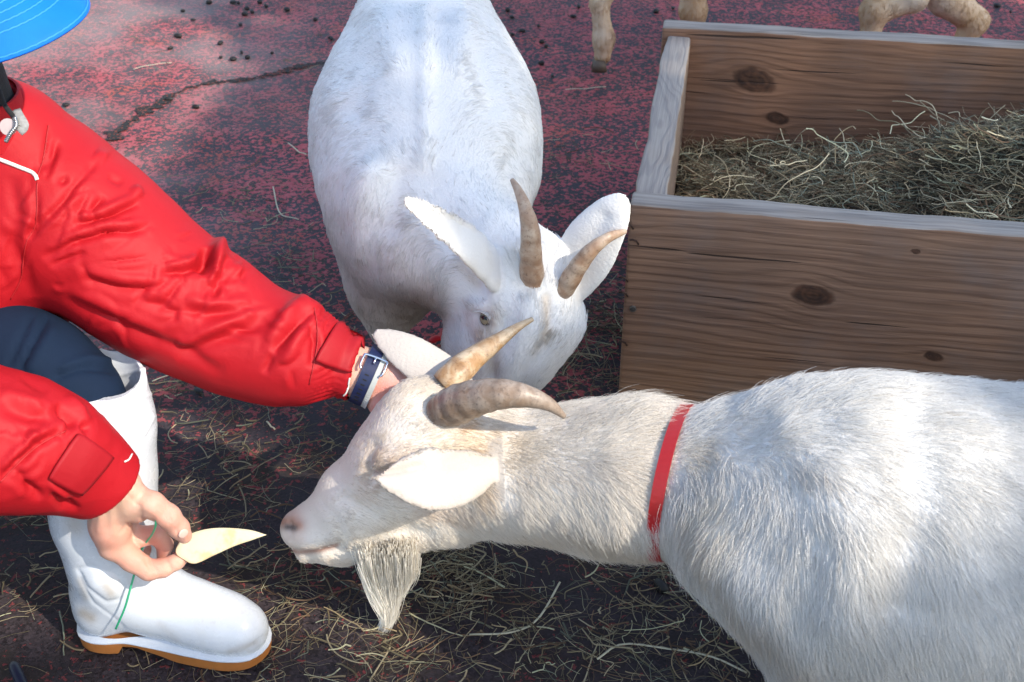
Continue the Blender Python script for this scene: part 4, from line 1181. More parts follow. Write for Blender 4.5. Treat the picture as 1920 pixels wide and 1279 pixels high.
    at = eo.data.color_attributes.new('tint', 'FLOAT_COLOR', 'POINT'); at.data.foreach_set('color', cols)
    em.set(em.attr('tint'), 0.08); eo.data.materials.append(em.m)
    # white lashes over the eye
    k = 260
    d = r.uniform(-1, 1, k)
    side = np.cross(look, (0, 0, 1.0)); side /= np.linalg.norm(side); upv = np.cross(side, look)
    b0 = ce + look * 0.0095 + side * (d * 0.011)[:, None] + upv * (0.0095 - 0.004 * d ** 2)[:, None]
    P = np.zeros((k, 4, 3))
    for i in range(4):
        t = i / 3; P[:, i] = b0 + (look * 0.7 + upv * 0.1) * 0.012 * t - upv * 0.005 * t * t + side * (d * 0.004 * t)[:, None]
    strands('eyelashes', P, np.full((k, 1), 0.00022) * np.linspace(1, .3, 4)[None], np.tile((0.82, 0.8, 0.77), (k, 1)), FUR, root)
    for x_, y_ in ((-0.20, 1.58), (-0.035, 1.58), (-0.195, 2.18), (-0.065, 2.18)): add_hoof((x_, y_), root, 0.024, (0, -1))
goat_mid()

# ---------------------------------------------- tan goat walking beyond the trough
def goat_far():
    r = np.random.default_rng(303)
    s = Solid()
    y = 3.28
    s.chain([((0.36, y, 0.55), 0.13), ((0.60, y, 0.54), 0.17), ((0.90, y, 0.54), 0.175), ((1.12, y, 0.57), 0.14)], 0.08)
    s.chain([((0.34, y, 0.60), 0.11), ((0.18, y, 0.74), 0.075), ((0.08, y, 0.84), 0.07)], 0.05)
    s.chain([((0.08, y, 0.85), 0.065), ((-0.04, y, 0.78), 0.042), ((-0.09, y, 0.75), 0.03)], 0.03)
    s.chain([((0.10, y - 0.05, 0.88), 0.03), ((0.13, y - 0.12, 0.86), 0.02)], 0.01, (0, -0.4, 0.9), 2.5)
    s.chain([((0.10, y + 0.05, 0.88), 0.03), ((0.13, y + 0.12, 0.86), 0.02)], 0.01, (0, 0.4, 0.9), 2.5)
    q = lambda px, py, yy: NV(PY(px, py, yy))
    f1 = q(1132, 72, 3.20); f1b = q(1130, 104, 3.19)
    s.chain([((0.36, 3.20, 0.46), 0.075), ((0.295, 3.20, 0.30), 0.036), (q(1124, 6, 3.20), 0.023), (f1, 0.027), (f1b, 0.023)], 0.02)
    s.chain([((0.42, 3.34, 0.46), 0.075), ((0.50, 3.34, 0.26), 0.034), (q(1300, 20, 3.34), 0.036), (q(1302, 60, 3.34), 0.024), (q(1300, 92, 3.34), 0.028)], 0.02)
    s.chain([((1.10, 3.20, 0.48), 0.10), ((1.02, 3.20, 0.34), 0.06), ((1.09, 3.20, 0.21), 0.032), (q(1640, 20, 3.20), 0.036), (q(1628, 85, 3.20), 0.024), (q(1625, 118, 3.20), 0.028)], 0.02)
    s.chain([((1.12, 3.36, 0.48), 0.10), (q(1730, -60, 3.36), 0.060), (q(1775, -5, 3.36), 0.050), (q(1828, 40, 3.36), 0.036), (q(1800, 85, 3.36), 0.024)], 0.02)
    V, Q = s.mesh(0.005)
    V = relax(V, Q, 2, 0.5)
    root = empty('goat', (0.75, 3.28, 0)); tag(root, 'cream and tan goat beyond the trough, only its lower legs in the picture', 'goat')
    C = paint(V, Q, (0.66, 0.51, 0.35), [([(1300, 10), (1290, 30)], 26, (0.50, 0.30, 0.14), 0.8), ([(1640, 10), (1625, 40)], 26, (0.52, 0.34, 0.18), 0.7), ([(1830, 30), (1810, 55)], 22, (0.55, 0.36, 0.18), 0.8), ([(1130, 100), (1130, 120)], 18, (0.44, 0.27, 0.15), 0.7), ([(1150, 68)], 12, (0.30, 0.18, 0.12), 0.7), ([(1720, 0), (1770, 10)], 30, (0.70, 0.62, 0.52), 0.6)])
    H = np.where(V[:, 2] < 0.30, 0.009, 0.022)
    quad_obj('body', V, Q, (HIDE,), root, C)
    G = [(NV((0.7, y, 0.75)), NV((1, 0, -0.1)), .15), (NV((0.7, y - .18, 0.5)), NV((.4, 0, -1)), .15)] + [(NV((x_, y, 0.1)), NV((0, 0, -1)), .15) for x_ in (0.3, 0.5, 1.03, 1.3)] + [(NV((0, y, 0.8)), NV((1, 0, .4)), .1)]
    grow_fur('coat', V, Q, C, H, G, root, 60000, r, rad0=0.0007, lift=0.35)
    hm = bpy.data.materials['horn_tan']
    for sg in (-1, 1):
        horn('horn', [((0.08, y + sg * 0.025, 0.90), 0.016), ((0.10, y + sg * 0.04, 0.98), 0.013), ((0.15, y + sg * 0.06, 1.03), 0.008), ((0.20, y + sg * 0.07, 1.04), 0.003)], hm, root, 8)
        bm = bmesh.new(); bmesh.ops.create_uvsphere(bm, u_segments=12, v_segments=8, radius=0.011, matrix=Matrix.Translation((0.045, y + sg * 0.052, 0.845)))
        bm_obj('eye', bm, (simple('dark_eye', (0.02, 0.015, 0.01), 0.1) if 'dark_eye' not in bpy.data.materials else bpy.data.materials['dark_eye'],), root, True)
    a = q(1128, 118, 3.18); add_hoof((a[0], a[1]), root, 0.027, (-1, 0), max(0.0, a[2] - 0.02))
    for p_ in (q(1298, 104, 3.34), q(1622, 124, 3.20), q(1790, 112, 3.36)):
        add_hoof((p_[0], p_[1]), root, 0.027, (-1, 0))
goat_far()
# ------------------------------------------------------------------ the keeper: crouching at the left edge, offering an apple slice
from mathutils.bvhtree import BVHTree
def cpt(px, py, rp, y): p = PY(px, py, y); return (NV(p), rad(rp, p))
def bvh_of(V, Q): return BVHTree.FromPolygons([tuple(v) for v in V], [tuple(q) for q in Q])
def hit(bv, px, py, lift=0.0):
    o = Vector((0, 0, CAM_H)); d = ray(px, py).normalized()
    h = bv.ray_cast(o, d)
    if h[0] is None: return None
    return h[0] + h[1] * lift * (1 if h[1].dot(d) < 0 else -1)
def line_on(bv, pts, n, lift):
    P = []
    for a, b in catmull([(x, y, 0) for x, y in pts], n)[:, :2]:
        q = hit(bv, a, b, lift)
        if q is not None: P.append(NV(q))
    return np.array(P)
def patch(bv, quad, nu, nv, lift, thick, name, mats, parent, wave=None):
    """cloth tab lying on a sleeve: four traced corners, real thickness"""
    a, b, c, d = [np.array(q, float) for q in quad]
    top, bot, ok = [], [], True
    for i in range(nu + 1):
        for j in range(nv + 1):
            u, v = i / nu, j / nv
            # rounded corners
            cu = abs(u - 0.5) * 2; cv = abs(v - 0.5) * 2
            sh = 1 - 0.10 * max(0, cu + cv - 1.5)
            uu, vv = 0.5 + (u - 0.5) * sh, 0.5 + (v - 0.5) * sh
            p = (a * (1 - uu) + b * uu) * (1 - vv) + (d * (1 - uu) + c * uu) * vv
            h = hit(bv, p[0], p[1], lift + (wave(u, v) if wave else 0))
            h0 = hit(bv, p[0], p[1], lift - thick)
            if h is None:
                h = PD(p[0], p[1], depth(top[-1]) if top else 1.4); h0 = h
            top.append(NV(h)); bot.append(NV(h0))
    T = np.array(top).reshape(nu + 1, nv + 1, 3); B_ = np.array(bot).reshape(nu + 1, nv + 1, 3)
    V = list(T.reshape(-1, 3)) + list(B_.reshape(-1, 3)); F = []
    o = (nu + 1) * (nv + 1); ix = lambda i, j: i * (nv + 1) + j
    for i in range(nu):
        for j in range(nv):
            F.append((ix(i, j), ix(i + 1, j), ix(i + 1, j + 1), ix(i, j + 1))); F.append((o + ix(i, j), o + ix(i, j + 1), o + ix(i + 1, j + 1), o + ix(i + 1, j)))
    for i in range(nu):
        for j in (0, nv): F.append((ix(i, j), ix(i + 1, j), o + ix(i + 1, j), o + ix(i, j)))
    for j in range(nv):
        for i in (0, nu): F.append((ix(i, j), ix(i, j + 1), o + ix(i, j + 1), o + ix(i, j)))
    ob = mesh_obj(name, V, F, mats, parent, smooth=True)
    bm = bmesh.new(); bm.from_mesh(ob.data); bmesh.ops.recalc_face_normals(bm, faces=bm.faces); bm.to_mesh(ob.data); bm.free()
    return ob

def cloth_mat(name, col, rough, weave=900, spec=0.4, sheen=0.0):
    n = NT(name); p = n.coord(); q = n.sep(p)
    f = n.noise(p, 14, 4, 0.55); g = n.noise(p, weave, 2, 0.5)
    c = n.mix(f, tuple(v * 0.88 for v in col), tuple(min(1, v * 1.08) for v in col))
    n.set(c, rough); n.b.inputs['Specular IOR Level'].default_value = spec
    fold = n.noise(p, 34, 3, 0.55, 0.6)
    n.bump(n.math('ADD', n.math('MULTIPLY', g, 0.10), fold), 0.28, 0.004)
    return n.m
RED = cloth_mat('red_nylon', (0.39, 0.007, 0.013), 0.60, 900, 0.25)
RED2 = cloth_mat('red_nylon_tab', (0.33, 0.007, 0.013), 0.6, 700, 0.25)
NAVY = cloth_mat('navy_cloth', (0.005, 0.015, 0.038), 0.85, 1200, 0.2)
def skin_mat():
    n = NT('skin'); c = n.attr('tint'); p = n.coord()
    f = n.noise(p, 55, 4, 0.6); g = n.voro(p, 900)
    n.set(n.mix(n.smooth(f, 0.4, 0.75, 0, 0.35), c, (0.60, 0.24, 0.17)), 0.48)
    n.b.inputs['Subsurface Weight'].default_value = 0.25
    n.b.inputs['Subsurface Radius'].default_value = (1.0, 0.35, 0.2)
    n.b.inputs['Subsurface Scale'].default_value = 0.004
    n.b.inputs['Specular IOR Level'].default_value = 0.4
    h2 = n.noise(p, 260, 3, 0.6)
    n.bump(n.math('ADD', n.math('MULTIPLY', g, 0.8), n.math('ADD', f, n.math('MULTIPLY', h2, 0.6))), 0.45, 0.0012)
    return n.m
SKIN = skin_mat()

def person():
    r = np.random.default_rng(404)
    root = empty('person', (-0.62, 1.25, 0))
    tag(root, 'crouching person in a red jacket, blue cap and white boots feeding a goat', 'person')
    # ---- body: one continuous figure
    b = Solid()
    tip = NV(PD(160, 84, 1.22))
    f = np.array((0.90, -0.20, -0.40)); f /= np.linalg.norm(f)
    side = np.cross(f, (0, 0, 1)); side /= np.linalg.norm(side)        # towards the camera
    up0 = np.cross(side, f); side = side * math.cos(R(9)) - up0 * math.sin(R(9))
    up = np.cross(side, f)
    HC = tip - f * 0.200 - up * 0.005
    hp = lambda a, s_, u: HC + f * a + side * s_ + up * u
    b.ell(hp(-0.01, 0, 0.02), (0.098, 0.076, 0.098), np.stack([f, side, up], 1), 0.02)
    b.ell(hp(0.025, 0, -0.055), (0.070, 0.060, 0.075), np.stack([f, side, up], 1), 0.03)
    b.cone(hp(0.088, 0, 0.0), hp(0.112, 0, -0.032), 0.009, 0.013, 0.012)       # nose
    b.cone(hp(0.070, 0.0, -0.112), hp(0.078, 0, -0.108), 0.022, 0.020, 0.02)    # chin
    b.cone(hp(0.090, -0.018, -0.066), hp(0.090, 0.018, -0.066), 0.007, 0.007, 0.006); b.cone(hp(0.088, -0.014, -0.078), hp(0.088, 0.014, -0.078), 0.007, 0.007, 0.006)
    b.cone(hp(0.099, -0.03, -0.072), hp(0.099, 0.03, -0.072), 0.002, 0.002, 0.004, op=-1)
    for sg in (-1, 1):
        b.ell(hp(0.094, sg * 0.031, 0.0), (0.014, 0.016, 0.011), np.stack([f, side, up], 1), 0.014, op=-1)
        b.cone(hp(0.0, sg * 0.078, 0.005), hp(-0.005, sg * 0.076, -0.035), 0.016, 0.010, 0.006, side * sg + f * 0.3, 2.6)
    neck0 = hp(-0.03, 0, -0.085); neck1 = NV(PY(-75, 225, 1.34))
    b.chain([(neck0 + np.array((-0.02, 0, 0)), 0.050), (neck1, 0.054)], 0.02)
    hip = NV((-1.05, 1.34, 0.30)); chest = NV(PY(-60, 400, 1.38))
    b.chain([(neck1, 0.06), (chest, 0.105), (hip, 0.11)], 0.05)
    # far arm
    fa = [cpt(70, 330, 55, 1.36), cpt(230, 470, 60, 1.33), cpt(380, 590, 55, 1.30), cpt(560, 660, 48, 1.275), cpt(668, 696, 42, 1.27)]
    b.chain([(chest, 0.07)] + fa, 0.03)
    # hand behind the goat's ear, fingers spread under the hair
    b.chain([cpt(668, 696, 43, 1.27), cpt(715, 712, 46, 1.268), cpt(760, 722, 46, 1.262)], 0.02)
    for k, (a_, b_, c_) in enumerate((((770, 695), (805, 690), (832, 700)), ((778, 715), (820, 716), (850, 726)), ((775, 736), (815, 742), (842, 752)), ((765, 752), (798, 764), (820, 776)))):
        b.chain([cpt(*a_, 16, 1.262), cpt(*b_, 14, 1.255), cpt(*c_, 11, 1.245)], 0.004)
    b.chain([cpt(718, 735, 24, 1.25), cpt(712, 760, 18, 1.235), cpt(722, 782, 13, 1.222)], 0.010)      # thumb by the forehead
    # near arm
    na = [cpt(-160, 700, 60, 1.12), cpt(-60, 820, 60, 1.04), cpt(80, 850, 50, 1.06), cpt(205, 895, 38, 1.085)]
    b.chain([(chest, 0.07)] + na, 0.03)
    y = 1.09
    # palm: wrist, thumb base and the metacarpals
    b.chain([cpt(228, 985, 30, y + 0.022), cpt(248, 1012, 24, y + 0.028)], 0.012)
    b.cone(*[cpt(207, 893, 37, 1.085)[0], cpt(207, 985, 37, y)[0], cpt(207, 893, 37, y)[1], cpt(200, 985, 37, y)[1]], 0.012)
    b.chain([cpt(207, 985, 36, y), cpt(212, 1022, 29, y - 0.004)], 0.010)
    b.chain([cpt(232, 915, 34, 1.085), cpt(256, 950, 31, y - 0.002)], 0.014)
    b.chain([cpt(195, 960, 27, y + 0.02), cpt(198, 1022, 24, y + 0.025)], 0.014)
    b.chain([cpt(254, 940, 30, y - 0.004), cpt(284, 947, 25, y - 0.012), cpt(316, 968, 21.5, y - 0.012), cpt(335, 990, 19, y - 0.010), cpt(346, 1005, 14.5, y - 0.008)], 0.006)   # thumb
    b.chain([cpt(214, 1020, 27, y - 0.004), cpt(248, 1050, 22, y - 0.008), cpt(279, 1069, 19.5, y - 0.010), cpt(305, 1065, 18, y - 0.004), cpt(330, 1054, 15, y + 0.002), cpt(343, 1047, 11, y + 0.005)], 0.004)  # index
    b.chain([cpt(214, 1005, 24, y + 0.014), cpt(262, 1006, 20, y + 0.018), cpt(294, 1002, 18, y + 0.022), cpt(309, 1022, 16, y + 0.024), cpt(306, 1044, 12, y + 0.022)], 0.003)   # middle, curled behind
    b.chain([cpt(204, 1025, 23, y + 0.022), cpt(236, 1043, 17, y + 0.030), cpt(262, 1048, 15, y + 0.038), cpt(272, 1030, 12, y + 0.044)], 0.003)                         # ring
    b.chain([cpt(196, 1028, 20, y + 0.036), cpt(218, 1048, 15, y + 0.046), cpt(240, 1042, 12, y + 0.054)], 0.003)                          # little
    # legs inside the trousers and boots
    b.chain([(hip, 0.10), cpt(60, 690, 50, 1.225), cpt(170, 745, 50, 1.20), cpt(190, 850, 50, 1.18), cpt(210, 1060, 40, 1.15), cpt(230, 1110, 32, 1.14), cpt(390, 1165, 28, 1.10)], 0.03)
    hip2 = hip + (0, -0.20, 0)
    OFF = np.array((-0.42, -0.13, 0))
    b.chain([(hip, 0.10), (hip2, 0.10)] + [(q + OFF, w_) for q, w_ in (cpt(100, 700, 50, 1.215), cpt(170, 745, 50, 1.20), cpt(190, 850, 50, 1.18), cpt(210, 1060, 40, 1.15), cpt(230, 1110, 32, 1.14), cpt(390, 1165, 28, 1.10))], 0.03)
    V, Q = b.mesh(0.0022)
    V = relax(V, Q, 1, 0.4)
    V = sculpt(V, Q, [([(232, 905), (268, 935)], 10, 0.0012), ([(262, 960), (285, 975)], 8, -0.0022), ([(243, 985), (262, 968)], 6, -0.002), ([(238, 990), (262, 994), (268, 1012)], 5, -0.0016),
                      ([(300, 950), (306, 966)], 4, -0.0008), ([(310, 945), (317, 965)], 3, -0.0006), ([(279, 1052), (286, 1068)], 5, -0.0016), ([(262, 1050), (276, 1045)], 7, 0.001),
                      ([(180, 985), (196, 1010)], 14, 0.0018), ([(186, 930), (192, 990)], 7, 0.0012), ([(215, 925), (222, 985)], 8, -0.0012), ([(312, 1050), (319, 1066)], 3.5, -0.0014), ([(272, 1050), (282, 1072)], 3, -0.0012), ([(283, 1050), (293, 1070)], 3, -0.0012), ([(305, 950), (312, 972)], 3, -0.0012), ([(313, 952), (320, 976)], 3, -0.0012), ([(330, 992), (336, 1003)], 3, -0.0008), ([(205, 925), (212, 1000)], 5, 0.0012), ([(188, 925), (186, 995)], 5, 0.0012), ([(240, 930), (262, 950)], 4, -0.0009), ([(225, 1000), (240, 985)], 4, -0.0012)])
    C = paint(V, Q, (0.66, 0.40, 0.30), [([(180, 1000), (240, 1050), (290, 1070)], 26, (0.64, 0.29, 0.22), 0.7), ([(300, 950), (345, 1000)], 24, (0.62, 0.27, 0.21), 0.6), ([(280, 1000), (300, 1035)], 22, (0.58, 0.20, 0.15), 0.8),
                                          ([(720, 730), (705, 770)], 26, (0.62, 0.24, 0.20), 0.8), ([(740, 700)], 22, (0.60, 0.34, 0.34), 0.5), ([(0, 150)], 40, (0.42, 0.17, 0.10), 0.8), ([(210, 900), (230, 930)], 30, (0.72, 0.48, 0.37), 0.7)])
    quad_obj('body', V, Q, (SKIN,), root, C)
    # nails
    nm = simple('nail', (0.74, 0.50, 0.43), 0.22, 0.04)
    bb = bvh_of(V, Q)
    def nail(px, py, dirpx, w, l):
        c = hit(bb, px, py, 0.0)
        if c is None: return
        d1 = hit(bb, px + dirpx[0] * 5, py + dirpx[1] * 5); d1 = (d1 - c).normalized() if d1 else Vector((1, 0, 0))
        loc, nn, _, _ = bb.find_nearest(c)
        s_ = nn.cross(d1).normalized()
        bm = bmesh.new(); bmesh.ops.create_uvsphere(bm, u_segments=16, v_segments=10, radius=1)
        M = Matrix((d1 * l, s_ * w, nn * 0.0012)).transposed().to_4x4(); M.translation = c - nn * 0.0003
        bmesh.ops.transform(bm, matrix=M, verts=bm.verts)
        bm_obj('thumbnail', bm, (nm,), root, True)
    nail(344, 1001, (0.65, 0.76), 0.0065, 0.0075)
    # eyes, brows, hair (mostly hidden by the cap)
    em = simple('eye_white', (0.75, 0.72, 0.70), 0.15, 0.02); ed = simple('iris_dark', (0.03, 0.018, 0.012), 0.1, 0.02)
    hair = simple('black_hair', (0.018, 0.014, 0.012), 0.45, 0.3, 200, 0.6)
    for sg in (-1, 1):
        e = hp(0.079, sg * 0.031, 0.0)
        bm = bmesh.new(); bmesh.ops.create_uvsphere(bm, u_segments=16, v_segments=12, radius=0.0125, matrix=Matrix.Translation(Vector(e))); eo = bm_obj('eye', bm, (em,), root, True)
        bm = bmesh.new(); bmesh.ops.create_uvsphere(bm, u_segments=12, v_segments=8, radius=0.006, matrix=Matrix.Translation(Vector(e + f * 0.0085))); bm_obj('iris', bm, (ed,), eo, True)
        Vt, Ft = tube([hp(0.086, sg * 0.014, 0.020), hp(0.089, sg * 0.03, 0.026), hp(0.078, sg * 0.048, 0.020)], [0.0016, 0.0026, 0.0012], 8); mesh_obj('eyebrow', Vt, Ft, (hair,), root)
    hs = Solid(); hs.ell(hp(-0.018, 0, 0.018), (0.103, 0.083, 0.100), np.stack([f, side, up], 1), 0.01); hs.ell(hp(-0.055, 0, -0.04), (0.060, 0.074, 0.065), np.stack([f, side, up], 1), 0.02)
    hs.ell(hp(0.085, 0, -0.03), (0.075, 0.12, 0.09), np.stack([f, side, up], 1), 0.01, op=-1)
    Vh, Qh = hs.mesh(0.005); quad_obj('hair', Vh, Qh, (hair,), root)

    # ---- blue cap
    blue = NT('blue_cap_cloth'); p_ = blue.coord(); g_ = blue.noise(p_, 1100, 2); 
    blue.set(blue.mix(blue.noise(p_, 20, 3), (0.0, 0.115, 0.66), (0.005, 0.19, 0.84)), 0.65); blue.b.inputs['Specular IOR Level'].default_value = 0.25; blue.bump(g_, 0.3, 0.0008)
    stitch = simple('blue_thread', (0.03, 0.27, 0.90), 0.6, 0.05)
    crown = Solid(); crown.ell(hp(-0.012, 0, 0.03), (0.110, 0.090, 0.108), np.stack([f, side, up], 1), 0.01)
    low = hp(0, 0, 0.03) - up * 0.30; crown.ell(low, (0.30, 0.30, 0.30), None, 0.006, op=-1)
    Vc, Qc = crown.mesh(0.004); cr = quad_obj('cap', Vc, Qc, (blue.m,), root)
    nA, nR = 44, 14
    Vb = []
    def brim_pt(a, t, dz=0.0):
        ca, sa = math.cos(a), math.sin(a)
        inner = np.array((0.096 * ca - 0.010, 0.086 * sa)); L = 0.102 * (max(0, math.cos(a * 1.02))) ** 0.55 + 0.002
        q = inner + np.array((0.94 * ca + 0.06, sa * 0.62)) * L * t
        droop = -0.026 * (q[1] / 0.08) ** 2 - 0.010 * t * t + 0.036
        return hp(q[0], q[1], droop + dz)
    for dz in (0.0012, -0.0012):
        for i in range(nA + 1):
            a = R(-80) + R(160) * i / nA
            for j in range(nR + 1): Vb.append(brim_pt(a, j / nR, dz))
    Fb = []; o = (nA + 1) * (nR + 1)
    for i in range(nA):
        for j in range(nR):
            k = i * (nR + 1) + j; Fb.append((k, k + nR + 1, k + nR + 2, k + 1)); Fb.append((o + k, o + k + 1, o + k + nR + 2, o + k + nR + 1))
        k = i * (nR + 1) + nR; Fb.append((k, k + nR + 1, o + k + nR + 1, o + k)); k -= nR; Fb.append((k, o + k, o + k + nR + 1, k + nR + 1))
    bo = mesh_obj('cap_brim', Vb, Fb, (blue.m,), cr); 
    bmx = bmesh.new(); bmx.from_mesh(bo.data); bmesh.ops.recalc_face_normals(bmx, faces=bmx.faces); bmx.to_mesh(bo.data); bmx.free()
    for t in (0.22, 0.32, 0.42, 0.52, 0.62, 0.72, 0.97):
        P = [brim_pt(R(-78) + R(156) * i / 90, t, 0.0014 + (0.0004 if i % 2 else -0.0003)) for i in range(91)]
        Vt, Ft = tube(P, [0.00075] * 91, 6, cap=False); mesh_obj('stitching', Vt, Ft, (stitch,), cr)
    bm = bmesh.new(); bmesh.ops.create_uvsphere(bm, u_segments=12, v_segments=8, radius=0.007, matrix=Matrix.Translation(Vector(hp(-0.012, 0, 0.138)))); bm_obj('cap_button', bm, (blue.m,), cr, True)

    # ---- red jacket
    j = Solid()
    j.chain([cpt(20, 262, 88, 1.36), cpt(62, 330, 120, 1.36), cpt(105, 395, 150, 1.345)], 0.04)
    j.chain([cpt(-60, 300, 130, 1.38), cpt(-30, 420, 210, 1.39), cpt(-230, 600, 270, 1.37), ((hip[0], hip[1], hip[2] + 0.04), 0.17)], 0.06)
    j.chain([cpt(105, 395, 150, 1.345), cpt(190, 455, 140, 1.335), cpt(262, 515, 130, 1.325), cpt(330, 562, 119, 1.315), cpt(395, 598, 112, 1.305), cpt(455, 635, 100, 1.295), cpt(520, 658, 92, 1.285), cpt(556, 662, 86, 1.278), cpt(572, 668, 76, 1.277)], 0.03)
    j.chain([cpt(560, 670, 64, 1.278), cpt(600, 680, 58, 1.272), cpt(668, 697, 55, 1.27)], 0.006)     # gathered cuff
    j.cone(cpt(378, 500, 30, 1.31)[0], cpt(405, 505, 26, 1.305)[0], cpt(360, 490, 34, 1.31)[1], cpt(410, 500, 32, 1.3)[1], 0.012)   # bunched cloth at the elbow
    j.chain([cpt(-300, 640, 200, 1.18), cpt(-150, 790, 150, 1.05), cpt(-40, 822, 136, 1.04), cpt(40, 832, 124, 1.05), cpt(100, 850, 105, 1.06), cpt(140, 870, 86, 1.07), cpt(172, 888, 74, 1.076), cpt(215, 915, 68, 1.08)], 0.02)
    j.chain([cpt(-30, 420, 150, 1.36), cpt(-260, 560, 190, 1.22), cpt(-300, 640, 190, 1.18)], 0.05)
    # collar standing round the neck
    j.chain([cpt(0, 250, 84, 1.350), cpt(10, 262, 88, 1.352), cpt(10, 300, 100, 1.36)], 0.03)
    j.cone(cpt(-40, 120, 60, 1.31)[0], cpt(-28, 225, 50, 1.325)[0], 0.050, 0.036, 0.006, op=-1)
    # sleeve openings
    a_, b2 = cpt(640, 690, 46, 1.27), cpt(700, 706, 50, 1.268); j.cone(a_[0], b2[0], a_[1], b2[1], 0.004, op=-1)
    a_, b2 = cpt(180, 893, 50, 1.078), cpt(232, 930, 66, 1.09); j.cone(a_[0], b2[0], a_[1], b2[1], 0.004, op=-1)
    pc = PY(664, 692, 1.27); R1 = 0.22; nx_ = (NV(PY(764, 718, 1.26)) - NV(PY(664, 692, 1.27))); nx_ /= np.linalg.norm(nx_); j.ell(NV(pc) + nx_ * R1, (R1, R1, R1), None, 0.004, op=-1)
    pc = PY(203, 906, 1.078); R1 = 0.25; nx_ = (NV(PY(278, 972, 1.09)) - NV(pc)); nx_ /= np.linalg.norm(nx_); j.ell(NV(pc) + nx_ * R1, (R1, R1, R1), None, 0.004, op=-1)
    V, Q = j.mesh(0.0032)
    V = relax(V, Q, 1, 0.5)
    jb0 = bvh_of(V, Q)
    VAL = [([(50, 450), (112, 390), (156, 334), (175, 306)], 9, -6), ([(140, 422), (194, 409), (260, 381)], 8, -7), ([(162, 406), (194, 369)], 7, -5), ([(81, 487), (131, 456), (187, 437), (278, 431)], 9, -7),
           ([(94, 500), (162, 472)], 6, -5), ([(69, 337), (84, 285), (92, 232)], 4, -3), ([(70, 342), (66, 420), (50, 452), (30, 520)], 6, -5), ([(80, 319), (102, 287), (106, 262)], 8, -4), ([(110, 345), (128, 332)], 7, -4),
           ([(388, 466), (384, 490), (372, 512)], 10, -14), ([(425, 482), (412, 520), (398, 557)], 9, -8), ([(300, 513), (350, 508), (384, 496)], 7, -5), ([(336, 577), (382, 590), (464, 583)], 12, -5),
           ([(510, 662), (549, 616), (589, 577)], 8, -7), ([(330, 669), (408, 639), (484, 606), (523, 590)], 15, -6), ([(497, 700), (510, 662)], 7, -4), ([(575, 600), (590, 640), (584, 690)], 8, -6),
           ([(250, 560), (310, 575), (340, 600)], 12, -4), ([(150, 520), (220, 540), (300, 545)], 10, -5), ([(120, 560), (210, 600), (300, 640)], 12, -4), ([(200, 330), (230, 345)], 8, -3), ([(250, 620), (340, 655), (420, 700)], 12, -4),
           ([(20, 330), (30, 400), (22, 500)], 14, -4), ([(0, 430), (40, 500), (60, 560)], 12, -4),
           ([(0, 900), (65, 838), (122, 806)], 8, -6), ([(108, 758), (122, 775), (137, 790), (128, 803)], 7, -8), ([(47, 903), (79, 936)], 9, -5), ([(30, 880), (60, 925)], 9, -4), ([(0, 760), (60, 780), (118, 792)], 16, -5), ([(150, 795), (168, 806)], 5, -4),
           ([(95, 925), (120, 950), (150, 952)], 7, -6), ([(118, 935), (140, 950)], 5, -5), ([(40, 700), (90, 735)], 9, -3)]
    RDG = [([(70, 440), (125, 385), (170, 318)], 9, 5), ([(146, 408), (200, 395), (255, 368)], 8, 5), ([(90, 472), (140, 442), (200, 424), (275, 417)], 9, 5), ([(408, 448), (408, 500), (396, 535)], 12, 13), ([(372, 482), (350, 492), (310, 498)], 8, 5), ([(345, 560), (400, 570), (470, 566)], 11, 4),
           ([(500, 640), (535, 598), (570, 560)], 12, 6), ([(330, 645), (400, 615), (480, 585)], 12, 5), ([(530, 680), (560, 630), (592, 600)], 10, 5), ([(160, 505), (230, 522), (300, 527)], 9, 4), ([(130, 545), (220, 580), (310, 622)], 10, 3),
           ([(180, 285), (200, 300)], 14, 4), ([(0, 880), (55, 822), (110, 790)], 9, 5), ([(125, 740), (152, 770), (165, 795)], 10, 5), ([(0, 735), (60, 752), (100, 765)], 12, 4), ([(90, 905), (130, 935)], 7, 4), ([(45, 530), (40, 480), (52, 440)], 6, 3), ([(250, 350), (262, 372)], 10, 5), ([(440, 495), (455, 515)], 12, 4), ([(560, 560), (596, 590)], 10, 5)]
    extra = []
    for cx, cy, sp, ang, da, n_, ln in ((395, 520, 55, 115, 35, 22, 60), (560, 640, 40, 110, 30, 16, 60), (150, 400, 70, -35, 30, 18, 70), (240, 520, 90, -15, 25, 20, 90), (60, 480, 60, 80, 30, 12, 80), (110, 800, 40, 60, 40, 16, 45), (40, 860, 60, -35, 30, 12, 70), (450, 600, 60, -30, 25, 14, 80)):
        for _ in range(n_):
            x0, y0 = cx + r.normal(0, sp), cy + r.normal(0, sp * 0.7); a = R(ang + r.normal(0, da)); l = ln * r.uniform(0.4, 1.1); bend = r.normal(0, 0.25)
            pp = [(x0 + math.cos(a + bend * k) * l * (k / 3 - 0.5), y0 + math.sin(a + bend * k) * l * (k / 3 - 0.5)) for k in range(4)]
            hh = r.uniform(0.5, 2.0); w_ = r.uniform(5, 8)
            extra.append((pp, w_ * 0.8, -hh)); off_ = (-math.sin(a) * w_ * 1.5, math.cos(a) * w_ * 1.5); extra.append(([(q[0] + off_[0], q[1] + off_[1]) for q in pp], w_ * 1.2, hh * 0.8))
    V = sculpt(V, Q, [(p, w, h / 1000 * 1.5) for p, w, h in [(p, w * 0.95, h) for p, w, h in VAL + RDG + extra]], taper=True)
    # gathers round the elasticated cuff
    px = to_px(V)
    cw = np.exp(-((px[:, 0] - 620) / 34) ** 2) * (px[:, 0] > 570) * (np.abs(px[:, 1] - 690) < 110)
    N = vnormals(V, Q)
